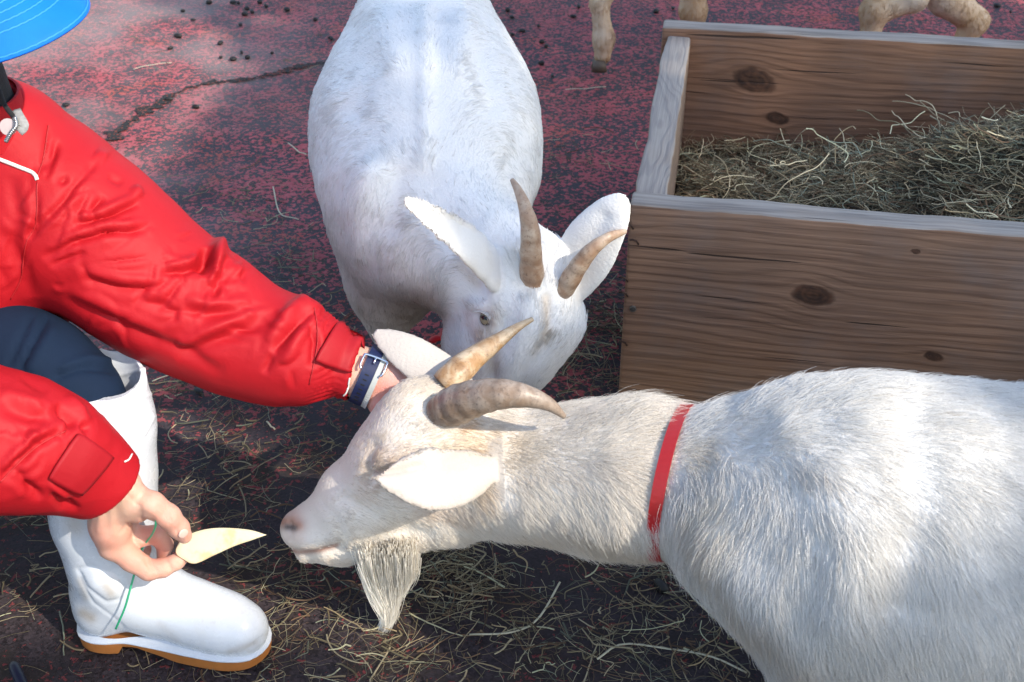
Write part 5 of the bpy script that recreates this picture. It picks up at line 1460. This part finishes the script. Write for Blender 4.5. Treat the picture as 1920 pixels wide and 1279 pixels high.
    V = V + N * (cw * 0.0022 * np.sin((px[:, 1] + 0.3 * (px[:, 0] - 600)) * 0.95))[:, None]
    cr_ = 1 - np.abs(vnoise(V * np.array((1, 1.3, 1.6)), 10, 43, 2)) * 2.2
    V = V + N * ((vnoise(V, 7, 41, 1) * 0.0030 + np.clip(cr_, 0, 1) ** 2 * 0.0015 * np.clip(vnoise(V, 4, 47, 1) + 0.4, 0, 1)) * (1 - cw))[:, None]
    V = relax(V, Q, 1, 0.4)
    jk = quad_obj('jacket', V, Q, (RED,), root)
    jb = bvh_of(V, Q)
    white = simple('white_piping', (0.78, 0.76, 0.70), 0.6, 0.05)
    P = line_on(jb, [(-30, 288), (0, 299), (35, 313), (62, 325), (70, 338)], 40, 0.001)
    if len(P) > 3: Vt, Ft = tube(P, [0.0024] * len(P), 8); mesh_obj('piping', Vt, Ft, (white,), jk)
    seam = simple('red_seam', (0.36, 0.008, 0.012), 0.6)
    for pts in ([(69, 340), (84, 285), (90, 235)], [(70, 342), (67, 420), (50, 455), (40, 520), (20, 560)], [(0, 904), (65, 842), (122, 808)], [(589, 577), (596, 640), (580, 720)]):
        P = line_on(jb, pts, 50, 0.0008)
        if len(P) > 3: Vt, Ft = tube(P, [0.0009] * len(P), 6); mesh_obj('seam', Vt, Ft, (seam,), jk)
    patch(jb0, [(586, 676), (628, 606), (682, 628), (658, 700)], 14, 12, 0.0075, 0.0035, 'cuff_tab', (RED2,), jk, lambda u, v: 0.004 * v * u)
    patch(jb0, [(86, 894), (140, 812), (206, 858), (150, 926)], 14, 12, 0.0065, 0.0035, 'cuff_tab', (RED2,), jk, lambda u, v: 0.002 * u)
    # frayed white marks at the cuff hems
    for pts in ([(655, 708), (651, 730), (645, 742)], [(246, 852), (240, 862), (232, 866)]):
        P = line_on(jb, pts, 12, 0.0012)
        if len(P) > 3: Vt, Ft = tube(P, [0.0012] * len(P), 5); mesh_obj('frayed_thread', Vt, Ft, (white,), jk)

    # ---- navy trousers
    t = Solid()
    t.chain([((hip[0], hip[1], hip[2]), 0.14), cpt(-160, 660, 130, 1.28), cpt(10, 672, 98, 1.235), cpt(85, 700, 88, 1.215), cpt(146, 744, 74, 1.20), cpt(185, 800, 62, 1.19)], 0.04)
    t.chain([((hip2[0], hip2[1], hip2[2]), 0.14)] + [(q + OFF, w_) for q, w_ in (cpt(60, 680, 100, 1.225), cpt(110, 700, 92, 1.215), cpt(160, 738, 84, 1.20), cpt(190, 800, 66, 1.19))], 0.04)
    V, Q = t.mesh(0.005); V = relax(V, Q, 2, 0.5)
    V = sculpt(V, Q, [([(110, 705), (150, 690), (215, 690)], 8, -0.006), ([(40, 690), (85, 600)], 7, -0.005), ([(20, 680), (55, 600)], 7, -0.004), ([(60, 690), (100, 620)], 9, 0.004), ([(120, 690), (170, 670), (220, 672)], 8, 0.004)])
    V = V + vnormals(V, Q) * (vnoise(V, 12, 61, 2) * 0.004)[:, None]
    quad_obj('trousers', V, Q, (NAVY,), root)

    # ---- white rubber boots
    pvc = NT('white_rubber'); p = pvc.coord()
    f1 = pvc.noise(p, 9, 4, 0.6); f2 = pvc.noise(p, 60, 4, 0.65)
    c = pvc.mix(pvc.smooth(f1, 0.5, 0.75, 0, 0.45), (0.60, 0.63, 0.68), (0.54, 0.51, 0.45))
    c = pvc.mix(pvc.attr('tint'), c, (0.30, 0.22, 0.13))
    c = pvc.mix(pvc.smooth(f2, 0.62, 0.72, 0, 0.25), c, (0.40, 0.36, 0.30))
    pvc.set(c, pvc.smooth(f2, 0.3, 0.8, 0.20, 0.42)); pvc.bump(f1, 0.08, 0.003)
    amber = simple('amber_rubber', (0.40, 0.145, 0.035), 0.5, 0.2, 60)
    def boot(P_, label=None, visible=True):
        s = Solid()
        s.chain(P_[0], 0.03); s.chain(P_[1], 0.03); s.chain(P_[2], 0.02)
        top, topd = P_[3]
        s.cone(top - topd * 0.06, top + topd * 0.10, P_[0][0][1] - 0.007, P_[0][0][1] - 0.006, 0.002, op=-1)
        V, Q = s.mesh(0.0028); V = relax(V, Q, 1, 0.5)
        # open the top: drop what rises above the rim plane
        V[:, 2] = np.maximum(V[:, 2], 0.0185)
        return s, V, Q
    P1 = [[cpt(188, 712, 84, 1.205), cpt(189, 800, 91, 1.19), cpt(190, 890, 92, 1.18), cpt(195, 970, 86, 1.165), cpt(216, 1050, 78, 1.15)],
          [cpt(216, 1050, 76, 1.155), cpt(234, 1098, 68, 1.150), cpt(300, 1127, 57, 1.138), cpt(372, 1153, 53, 1.122), cpt(430, 1173, 49, 1.110), cpt(457, 1182, 44, 1.104)],
          [cpt(216, 1050, 72, 1.155), cpt(196, 1105, 54, 1.148), cpt(194, 1140, 52, 1.136)],
          (NV(PY(180, 700, 1.215)), np.array((-0.16, 0.10, 0.98)))]
    d_ = P1[0][0][0] - P1[0][1][0]; P1[3] = (P1[0][0][0], d_ / np.linalg.norm(d_))
    s, V, Q = boot(P1)
    # cut a slanting rim with a flat lip: squash everything above the plane down on it
    rimc, rn = NV(PY(190, 702, 1.205)), np.array((0.30, -0.10, 0.95)); rn /= np.linalg.norm(rn)
    hgt = (V - rimc) @ rn
    V = V - rn * np.maximum(hgt, 0)[:, None]
    nr = (hgt > -0.012)[:, None]; V = np.where(nr, relax(V, Q, 6, 0.5), V)
    V = sculpt(V, Q, [([(110, 725), (190, 712), (272, 692)], 3.5, 0.0022), ([(160, 785), (230, 765), (284, 738)], 3, 0.0016), ([(230, 842), (270, 815), (290, 780)], 3, 0.0016),
                      ([(146, 1068), (172, 1061), (215, 1075), (234, 1098), (226, 1122), (200, 1127), (165, 1100), (146, 1068)], 4, -0.0016), ([(185, 1090), (205, 1105)], 22, 0.005),
                      ([(150, 1085), (175, 1130), (215, 1160), (232, 1176)], 3, -0.0012), ([(300, 1200), (370, 1232), (450, 1228), (500, 1190)], 4, -0.0012)])
    C = paint(V, Q, (0, 0, 0), [([(200, 1100), (208, 1112)], 10, (1, 1, 1), 0.5), ([(140, 985), (135, 960)], 22, (1, 1, 1), 0.45), ([(155, 1150), (170, 1158)], 12, (1, 1, 1), 0.6), ([(430, 1222), (480, 1205)], 6, (1, 1, 1), 0.3), ([(300, 1170), (330, 1200)], 8, (1, 1, 1), 0.15), ([(150, 1090), (160, 1120)], 8, (1, 1, 1), 0.35)])
    bt = quad_obj('boot', V, Q, (pvc.m,), root, C)
    bt['label'] = 'white rubber boot with an amber sole, standing below the hand'
    def sole(V, parent, name='sole'):
        low = V[V[:, 2] < 0.045][:, :2]
        c0 = low.mean(0); u = np.linalg.svd(low - c0, full_matrices=False)[2][0]
        if u[0] < 0: u = -u
        w = np.array([-u[1], u[0]])
        a, b_ = (low - c0) @ u, (low - c0) @ w
        n = 40; ts = np.linspace(a.min(), a.max(), n + 1); L, Rr, T = [], [], []
        for i in range(n):
            m = (a >= ts[i]) & (a <= ts[i + 1])
            if m.sum() < 2: continue
            T.append((ts[i] + ts[i + 1]) / 2); L.append(b_[m].min()); Rr.append(b_[m].max())
        T = [a.min() - 0.001] + T + [a.max() + 0.001]; mid = lambda k: (L[k] + Rr[k]) / 2
        L = [mid(0)] + L + [mid(-1)]; Rr = [mid(0) + .001] + Rr + [mid(-1) + .001 if False else (L[-1])]
        Rr[-1] = L[-1] + 0.001
        out = [(t, l) for t, l in zip(T, L)] + [(t, q) for t, q in zip(T[::-1], Rr[::-1])]
        out = np.array(out); cen = out.mean(0)
        k = np.array([1, 2, 3, 2, 1]) / 9.0
        ext = np.vstack([out[-2:], out, out[:2]]); out = sum(k[i] * ext[i:i + len(out)] for i in range(5))
        def ring(grow, zf):
            d = out - cen; q = cen + d * (1 + grow / np.linalg.norm(d, axis=1))[:, None]
            return [(*(c0 + u * t + w * s_), zf((t - a.min()) / (a.max() - a.min()))) for t, s_ in q]
        zb = lambda t: 0.0 if t < 0.27 else (0.012 if t < 0.36 else 0.012 * max(0, 1 - (t - 0.36) / 0.20) + (0.004 * max(0, (t - 0.85) / 0.15)))
        zb2 = lambda t: zb(t) + 0.003
        rings = [ring(-0.004, zb), ring(0.0015, zb2), ring(0.0025, lambda t: 0.0175), ring(0.0025, lambda t: 0.0195), ring(-0.006, lambda t: 0.0202)]
        Vs = [v for rg in rings for v in rg]; m = len(out); F = []
        for i in range(len(rings) - 1):
            for q in range(m): k2 = (q + 1) % m; F.append((i * m + q, i * m + k2, (i + 1) * m + k2, (i + 1) * m + q))
        F.append(tuple(range(m))[::-1]); F.append(tuple(range((len(rings) - 1) * m, len(rings) * m)))
        so = mesh_obj(name, Vs, F, (amber,), parent, smooth=False)
        wr = [ring(0.0028, lambda t: 0.0205), ring(0.0036, lambda t: 0.0218), ring(0.0028, lambda t: 0.0235), ring(-0.016, lambda t: 0.0255)]
        Vw = [v for rg in wr for v in rg]; F = [(i * m + q, i * m + (q + 1) % m, (i + 1) * m + (q + 1) % m, (i + 1) * m + q) for i in range(3) for q in range(m)]
        mesh_obj('welt', Vw, F, (pvc.m,), parent)
    sole(V, bt)
    # second boot, out of the picture to the left
    V2 = V.copy(); V2[:, 0] -= 0.42; V2[:, 1] -= 0.13; 
    b2o = quad_obj('boot', V2, Q, (pvc.m,), root, C); sole(V2, b2o)

    # ---- neck warmer, cord and charm
    blk = simple('black_knit', (0.012, 0.012, 0.014), 0.8, 0.3, 300, 0.5)
    ns = Solid(); ns.chain([(neck0 + np.array((-0.02, 0, -0.02)), 0.056), cpt(-70, 135, 64, 1.325), cpt(-28, 232, 72, 1.325)], 0.02)
    Vn, Qn = ns.mesh(0.005); quad_obj('neck_warmer', Vn, Qn, (blk,), root)
    na_ = NV(PY(-45, 135, 1.31)) - NV(PY(-14, 236, 1.318)); na_ /= np.linalg.norm(na_); band(ns, NV(PY(-18, 222, 1.318)), na_, 0.052, 0.003, 'collar', (RED,), jk, off=0.006, hi=0.12)
    chk = simple('grey_patterned_cloth', (0.30, 0.30, 0.30), 0.8, 0.6, 220)
    cord = [PD(-5, 160, 1.30), PD(8, 195, 1.285), PD(22, 215, 1.28), PD(30, 225, 1.278)]
    Vt, Ft = tube(catmull(cord, 20), [0.0028] * 20, 8); mesh_obj('neck_cord', Vt, Ft, (blk,), root)
    bm = bmesh.new(); bmesh.ops.create_cone(bm, cap_ends=True, segments=24, radius1=0.009, radius2=0.009, depth=0.003, matrix=Matrix.Translation(PD(16, 238, 1.275)) @ Matrix.Rotation(R(70), 4, 'X'))
    bm_obj('clear_disc', bm, (simple('clear_plastic', (0.55, 0.45, 0.44), 0.12, 0.1, 100),), root)
    Vt, Ft = tube(catmull([PD(28, 208, 1.285), PD(36, 222, 1.278), PD(43, 236, 1.275), PD(34, 246, 1.275)], 12), [0.007] * 12, 6, flat=(0.3, -0.7, 0.6), squash=0.25); mesh_obj('cloth_tag', Vt, Ft, (chk,), root)
    bead = simple('silver_bead', (0.35, 0.35, 0.36), 0.25, 0.1, 100, 0.05, Metallic=0.9)
    pts = catmull([PD(28, 222, 1.272), PD(30, 236, 1.270), PD(20, 250, 1.270), PD(12, 264, 1.272)], 14)
    me = None
    for q in pts:
        if me is None:
            bm = bmesh.new(); bmesh.ops.create_icosphere(bm, subdivisions=2, radius=0.0026); me = bpy.data.meshes.new('bead'); bm.to_mesh(me); bm.free(); me.materials.append(bead)
            me.polygons.foreach_set('use_smooth', [True] * len(me.polygons))
        o = bpy.data.objects.new('bead', me); COL.objects.link(o); o.parent = root; o.matrix_parent_inverse = root.matrix_basis.inverted(); o.location = q

    # ---- wristband on the far wrist
    ax = NV(PY(740, 726, 1.262)) - NV(PY(640, 683, 1.272)); ax /= np.linalg.norm(ax)
    hs = Solid(); hs.chain([cpt(640, 684, 42, 1.27), cpt(690, 706, 43, 1.27), cpt(745, 728, 46, 1.262)], 0.01)
    navy = simple('navy_silicone', (0.010, 0.016, 0.060), 0.4, 0.05); gry = simple('grey_silicone', (0.42, 0.44, 0.42), 0.5, 0.05); stl = simple('steel', (0.62, 0.66, 0.72), 0.18, 0.03, Metallic=1.0); hole = simple('strap_slot', (0.004, 0.004, 0.006), 0.8)
    wc = NV(PY(686, 706, 1.27))
    wb = band(b, wc, ax, 0.017, 0.0035, 'watch_strap', (navy,), root, off=0.002)
    band(b, wc + ax * 0.0122, ax, 0.0068, 0.0030, 'strap_edge', (gry,), wb, off=0.0018)
    # slots and buckle on the camera side
    u = np.cross(ax, (0, 0, 1.0)); u /= np.linalg.norm(u); v = np.cross(ax, u)
    vd = np.array([0, 0, CAM_H]) - wc; ang0 = math.atan2(vd @ v, vd @ u)
    def on(t, dx, off): 
        d = u * math.cos(t) + v * math.sin(t); return on_surface(b, wc + ax * dx, d, 0, 0.06, off), d
    sgn = 1 if (on(ang0 + 0.6, 0, 0)[0][2] < on(ang0 - 0.6, 0, 0)[0][2]) else -1
    for k in range(7):
        t = ang0 + sgn * (-0.05 + 0.16 * k); p0, d = on(t, 0.0, 0.0054); tt = np.cross(ax, d)
        bm = bmesh.new(); bmesh.ops.create_cube(bm, size=1); M = Matrix((Vector(ax) * 0.0055, Vector(tt) * 0.0017, Vector(d) * 0.0008)).transposed().to_4x4(); M.translation = Vector(p0)
        bmesh.ops.transform(bm, matrix=M, verts=bm.verts); bm_obj('strap_slot', bm, (hole,), wb)
    loop = []
    for a, t in ((-0.0105, -0.58), (0.0150, -0.58), (0.0180, -0.48), (0.0180, -0.24), (0.0160, -0.14)): loop.append(on(ang0 + sgn * t, a, 0.0088)[0])
    loop2 = [on(ang0 + sgn * t, a, 0.0088)[0] for a, t in ((-0.0105, -0.14), (-0.0130, -0.24), (-0.0130, -0.48), (-0.0105, -0.58))]
    path = loop[::-1] ; path = [loop[4], loop[3], loop[2], loop[1], loop[0], loop2[2], loop2[1], loop2[0]]
    Vt, Ft = tube(catmull(path, 50), [0.0017] * 50, 8); mesh_obj('buckle', Vt, Ft, (stl,), wb)
    Vt, Ft = tube([on(ang0 + sgn * t, 0.002, 0.0088)[0] for t in (-0.62, -0.50, -0.40)], [0.0014] * 3, 8); mesh_obj('buckle_pin', Vt, Ft, (stl,), wb)
    return root
person()

# ------------------------------------------------------------------ what the hand holds
def apple():
    # half-moon slice, about 5 mm thick, held between thumb and forefinger
    out = [(500, 1003), (470, 994), (430, 990), (395, 991), (365, 998), (345, 1008), (333, 1022), (330, 1038), (345, 1050), (366, 1057), (400, 1042), (440, 1024), (475, 1012)]
    ys = lambda px: 1.084 + (px - 330) / 170 * 0.045
    ring = catmull([(*o, 0) for o in out + [out[0]]], 80)[:-1]
    nrm = Vector((0.12, -0.72, 0.68)).normalized()
    o0 = PY(400, 1020, 1.105)
    def P(px, py):   # on the slice's own plane
        r_ = ray(px, py); o = Vector((0, 0, CAM_H)); t = (o0 - o).dot(nrm) / r_.dot(nrm); return o + r_ * t
    A = [P(a, b) + nrm * 0.0022 for a, b, _ in ring]; B = [P(a, b) - nrm * 0.0035 for a, b, _ in ring]
    cen = P(400, 1020)
    n = len(A)
    V, F, mi = [], [], []
    for k, s in enumerate((0.0, 0.45, 0.8, 0.97)):
        V += [cen + (a - cen) * s + nrm * 0.0022 if False else (cen + nrm * (0.0024 - 0.0004 * s)) + (a - nrm * 0.0022 - cen) * s for a in A] if s else [cen + nrm * 0.0022]
    V = [cen + nrm * 0.0022]
    rings = []
    for s, l in ((0.45, 0.0024), (0.8, 0.0023), (0.985, 0.0021), (1.0, 0.0012), (1.0, -0.0045), (0.97, -0.0058)):
        st_ = len(V); V += [cen + (a - nrm * 0.0022 - cen) * s + nrm * l for a in A]; rings.append(st_)
    for i in range(n): F.append((0, rings[0] + i, rings[0] + (i + 1) % n)); mi.append(0)
    for q in range(5):
        for i in range(n):
            k = (i + 1) % n; F.append((rings[q] + i, rings[q + 1] + i, rings[q + 1] + k, rings[q] + k))
            mi.append(1 if (q >= 2 and 0.42 < i / n < 0.72) else 0)
    V.append(cen - nrm * 0.0058); c2 = len(V) - 1
    for i in range(n): F.append((c2, rings[5] + (i + 1) % n, rings[5] + i)); mi.append(0)
    fl = NT('apple_flesh'); p = fl.coord(); f = fl.noise(p, 120, 4, 0.6)
    fl.set(fl.mix(fl.smooth(fl.noise(p, 38, 3), 0.52, 0.72, 0, 0.7), fl.mix(f, (0.68, 0.61, 0.42), (0.62, 0.54, 0.35)), (0.52, 0.36, 0.16)), 0.35); fl.b.inputs['Subsurface Weight'].default_value = 0.2; fl.b.inputs['Subsurface Scale'].default_value = 0.004; fl.bump(f, 0.3, 0.001)
    pl = simple('apple_peel', (0.50, 0.20, 0.05), 0.3, 0.3, 90)
    o = mesh_obj('apple_slice', V, F, (fl.m, pl), None, True, mi)
    bm = bmesh.new(); bm.from_mesh(o.data); bmesh.ops.recalc_face_normals(bm, faces=bm.faces); bm.to_mesh(o.data); bm.free()
    tag(o, 'thin half-moon apple slice held out between thumb and forefinger', 'apple slice')
apple()
def twine():
    g = simple('green_twine', (0.03, 0.36, 0.18), 0.45, 0.1)
    P = catmull([PY(287, 957, 1.068), PY(292, 972, 1.066), PY(291, 988, 1.070), PY(284, 1004, 1.085), PY(272, 1020, 1.10), PY(258, 1045, 1.105), PY(252, 1075, 1.098), PY(244, 1105, 1.085), PY(234, 1140, 1.078), PY(222, 1168, 1.074), PY(217, 1179, 1.074)], 60)
    V, F = tube(P, [0.0014] * 60, 8)
    tag(mesh_obj('twine', V, F, (g,)), 'thin green twine hanging from the hand that holds the apple slice', 'twine')
    d = simple('dark_blue_rubber', (0.008, 0.010, 0.03), 0.5)
    P = catmull([PZ(24, 1244, 0.012), PZ(32, 1262, 0.014), PZ(42, 1284, 0.012), PZ(52, 1310, 0.010)], 16)
    V, F = tube(P, [0.004, 0.006] + [0.0075] * 13 + [0.006], 10)
    tag(mesh_obj('dark_strap', V, F, (d,)), 'dark blue strap end lying on the ground in the bottom left corner', 'strap')
    # a scrap of red under the goat's chin
    V, F = tube(catmull([PZ(805, 640, 0.006), PZ(818, 634, 0.01), PZ(832, 632, 0.006)], 8), [0.004, 0.009, 0.011, 0.010, 0.011, 0.009, 0.007, 0.004], 6, flat=(0, 0, 1), squash=0.3)
    tag(mesh_obj('red_scrap', V, F, (RED,)), 'small bright red scrap on the ground between the two white goats', 'scrap')
twine()
# ------------------------------------------------------------------ unseen tree shading the yard; its crown gaps are cut to aim the sun
def shade_tree():
    r = np.random.default_rng(77)
    sv = NV(SUN)
    # places where the photograph shows sun: (point, point, radius)
    LIT = []
    def L(a, b, rr): LIT.append((NV(a), NV(b), rr))
    L(PZ(-600, 60), PZ(20, 90), 0.50); L(PZ(-500, 300), PZ(40, 220), 0.33)
    L(PY(-40, 20, 1.25), PY(120, 60, 1.2), 0.17)
    L(PY(-80, 250, 1.37), PY(120, 380, 1.34), 0.20); L(PY(120, 380, 1.34), PY(420, 590, 1.3), 0.15); L(PY(420, 590, 1.3), PY(600, 670, 1.27), 0.10)
    L(PY(-150, 800, 1.03), PY(90, 860, 1.05), 0.10); L(PY(200, 930, 1.08), PY(320, 1010, 1.09), 0.085)
    L(PY(60, 640, 1.24), PY(190, 740, 1.2), 0.09); L(PY(190, 740, 1.2), PY(200, 800, 1.2), 0.07); L(PY(130, 990, 1.18), PY(150, 970, 1.18), 0.035)
    L(PY(370, 1020, 1.1), PY(600, 990, 1.15), 0.055)
    L(PY(600, 950, 1.15), PY(860, 880, 1.10), 0.125); L(PY(860, 900, 1.1), PY(1230, 910, 1.05), 0.115); L(PY(1230, 870, 1.02), PY(1300, 880, 1.0), 0.07)
    L(PY(1140, 400, 1.40), PY(1120, 430, 1.4), 0.035); L(PY(720, 650, 1.27), PY(790, 690, 1.25), 0.05)
    L(PY(690, 1080, 1.13), PY(725, 1170, 1.13), 0.05)
    L(PZ(-40, 1110), PZ(70, 1130), 0.05); L(PZ(430, 1080), PZ(520, 1085), 0.035)
    T = 7.0
    base = NV((0.55, 1.75, 0.25)) + sv * T
    up = sv; e1 = np.cross(up, (0, 1, 0)); e1 /= np.linalg.norm(e1); e2 = np.cross(up, e1)
    n = 40000
    a, b = r.uniform(-2.7, 2.7, n), r.uniform(-2.7, 2.7, n)
    ok = (a / 2.6) ** 2 + (b / 2.4) ** 2 < 1 + 0.12 * np.sin(7 * np.arctan2(b, a))
    a, b = a[ok], b[ok]; n = len(a)
    P = base + e1 * a[:, None] + e2 * b[:, None] + sv * r.uniform(-0.45, 0.45, n)[:, None]
    keep = np.ones(n, bool)
    for p, q, rr in LIT:
        # distance between the leaf's ray (along the sun) and the lit stretch, in the plane across the sun
        def flat(x): d = x - base; return np.stack([d @ e1, d @ e2], -1)
        A, B, X = flat(p), flat(q), flat(P)
        d2, _ = seg_dist2(X, A, B)
        keep &= np.sqrt(d2) > rr + 0.035
    P = P[keep]; n = len(P)
    print('leaves', n)
    # leaves: two bent quads each
    d = r.normal(0, 1, (n, 3)); d[:, 2] *= 0.35; d /= np.linalg.norm(d, axis=1, keepdims=True)
    nn = sv + r.normal(0, 0.45, (n, 3)); nn /= np.linalg.norm(nn, axis=1, keepdims=True)
    d -= nn * np.einsum('ij,ij->i', d, nn)[:, None]; d /= np.linalg.norm(d, axis=1, keepdims=True)
    w = np.cross(nn, d)
    L_ = r.uniform(0.05, 0.085, n)[:, None]; W_ = L_ * 0.34
    V = np.stack([P - d * L_, P - d * L_ * 0.1 + w * W_ - nn * L_ * .1, P + d * L_, P - d * L_ * 0.1 - w * W_ - nn * L_ * .1, P - d * L_ * 0.1], 1).reshape(-1, 3)
    i = np.arange(n)[:, None] * 5
    F = np.concatenate([i + [0, 1, 4], i + [1, 2, 4], i + [2, 3, 4], i + [3, 0, 4]], 0)
    lm = NT('tree_leaf'); lm.set(lm.mix(lm.noise(lm.pos(), 3, 3), (0.035, 0.075, 0.022), (0.075, 0.13, 0.04)), 0.6)
    bark = simple('tree_bark', (0.10, 0.075, 0.055), 0.9, 0.4, 12, 0.8)
    root = empty('tree', (7.4, -4.6, 0)); tag(root, 'unseen broadleaf tree outside the picture to the right, crown cut to let sun onto chosen places', 'tree')
    c = quad_obj('crown', V, F, (lm.m,), root); c['kind'] = 'stuff'
    c.data.polygons.foreach_set('use_smooth', np.zeros(len(F), bool))
    trunk = [(7.4, -4.6, -0.1), (7.36, -4.56, 1.0), (7.2, -4.4, 2.2), (6.8, -3.9, 3.4), (6.2, -3.1, 4.4), (5.6, -2.4, 5.1)]
    Vt, Ft = tube(catmull(trunk, 30), np.linspace(0.20, 0.09, 30), 14); t = mesh_obj('trunk', Vt, Ft, (bark,), root)
    def flat1(x): dd = np.asarray(x) - base; return np.array([dd @ e1, dd @ e2])
    made = 0
    for k in range(60):
        s0 = NV(catmull(trunk, 30)[r.integers(16, 30)]); e = base + e1 * r.uniform(-1.9, 1.9) + e2 * r.uniform(-1.9, 1.9) + sv * 0.2
        mid = (s0 + e) / 2 + (0, 0, 0.25)
        path = catmull([s0, mid, e], 14)
        X = np.array([flat1(x) for x in path])
        if any(np.sqrt(seg_dist2(X, flat1(p), flat1(q))[0]).min() < rr + 0.05 for p, q, rr in LIT if np.isfinite(rr)): continue
        Vt, Ft = tube(path, np.linspace(0.05, 0.008, 14), 8); mesh_obj('limb', Vt, Ft, (bark,), root); made += 1
        if made > 9: break
shade_tree()
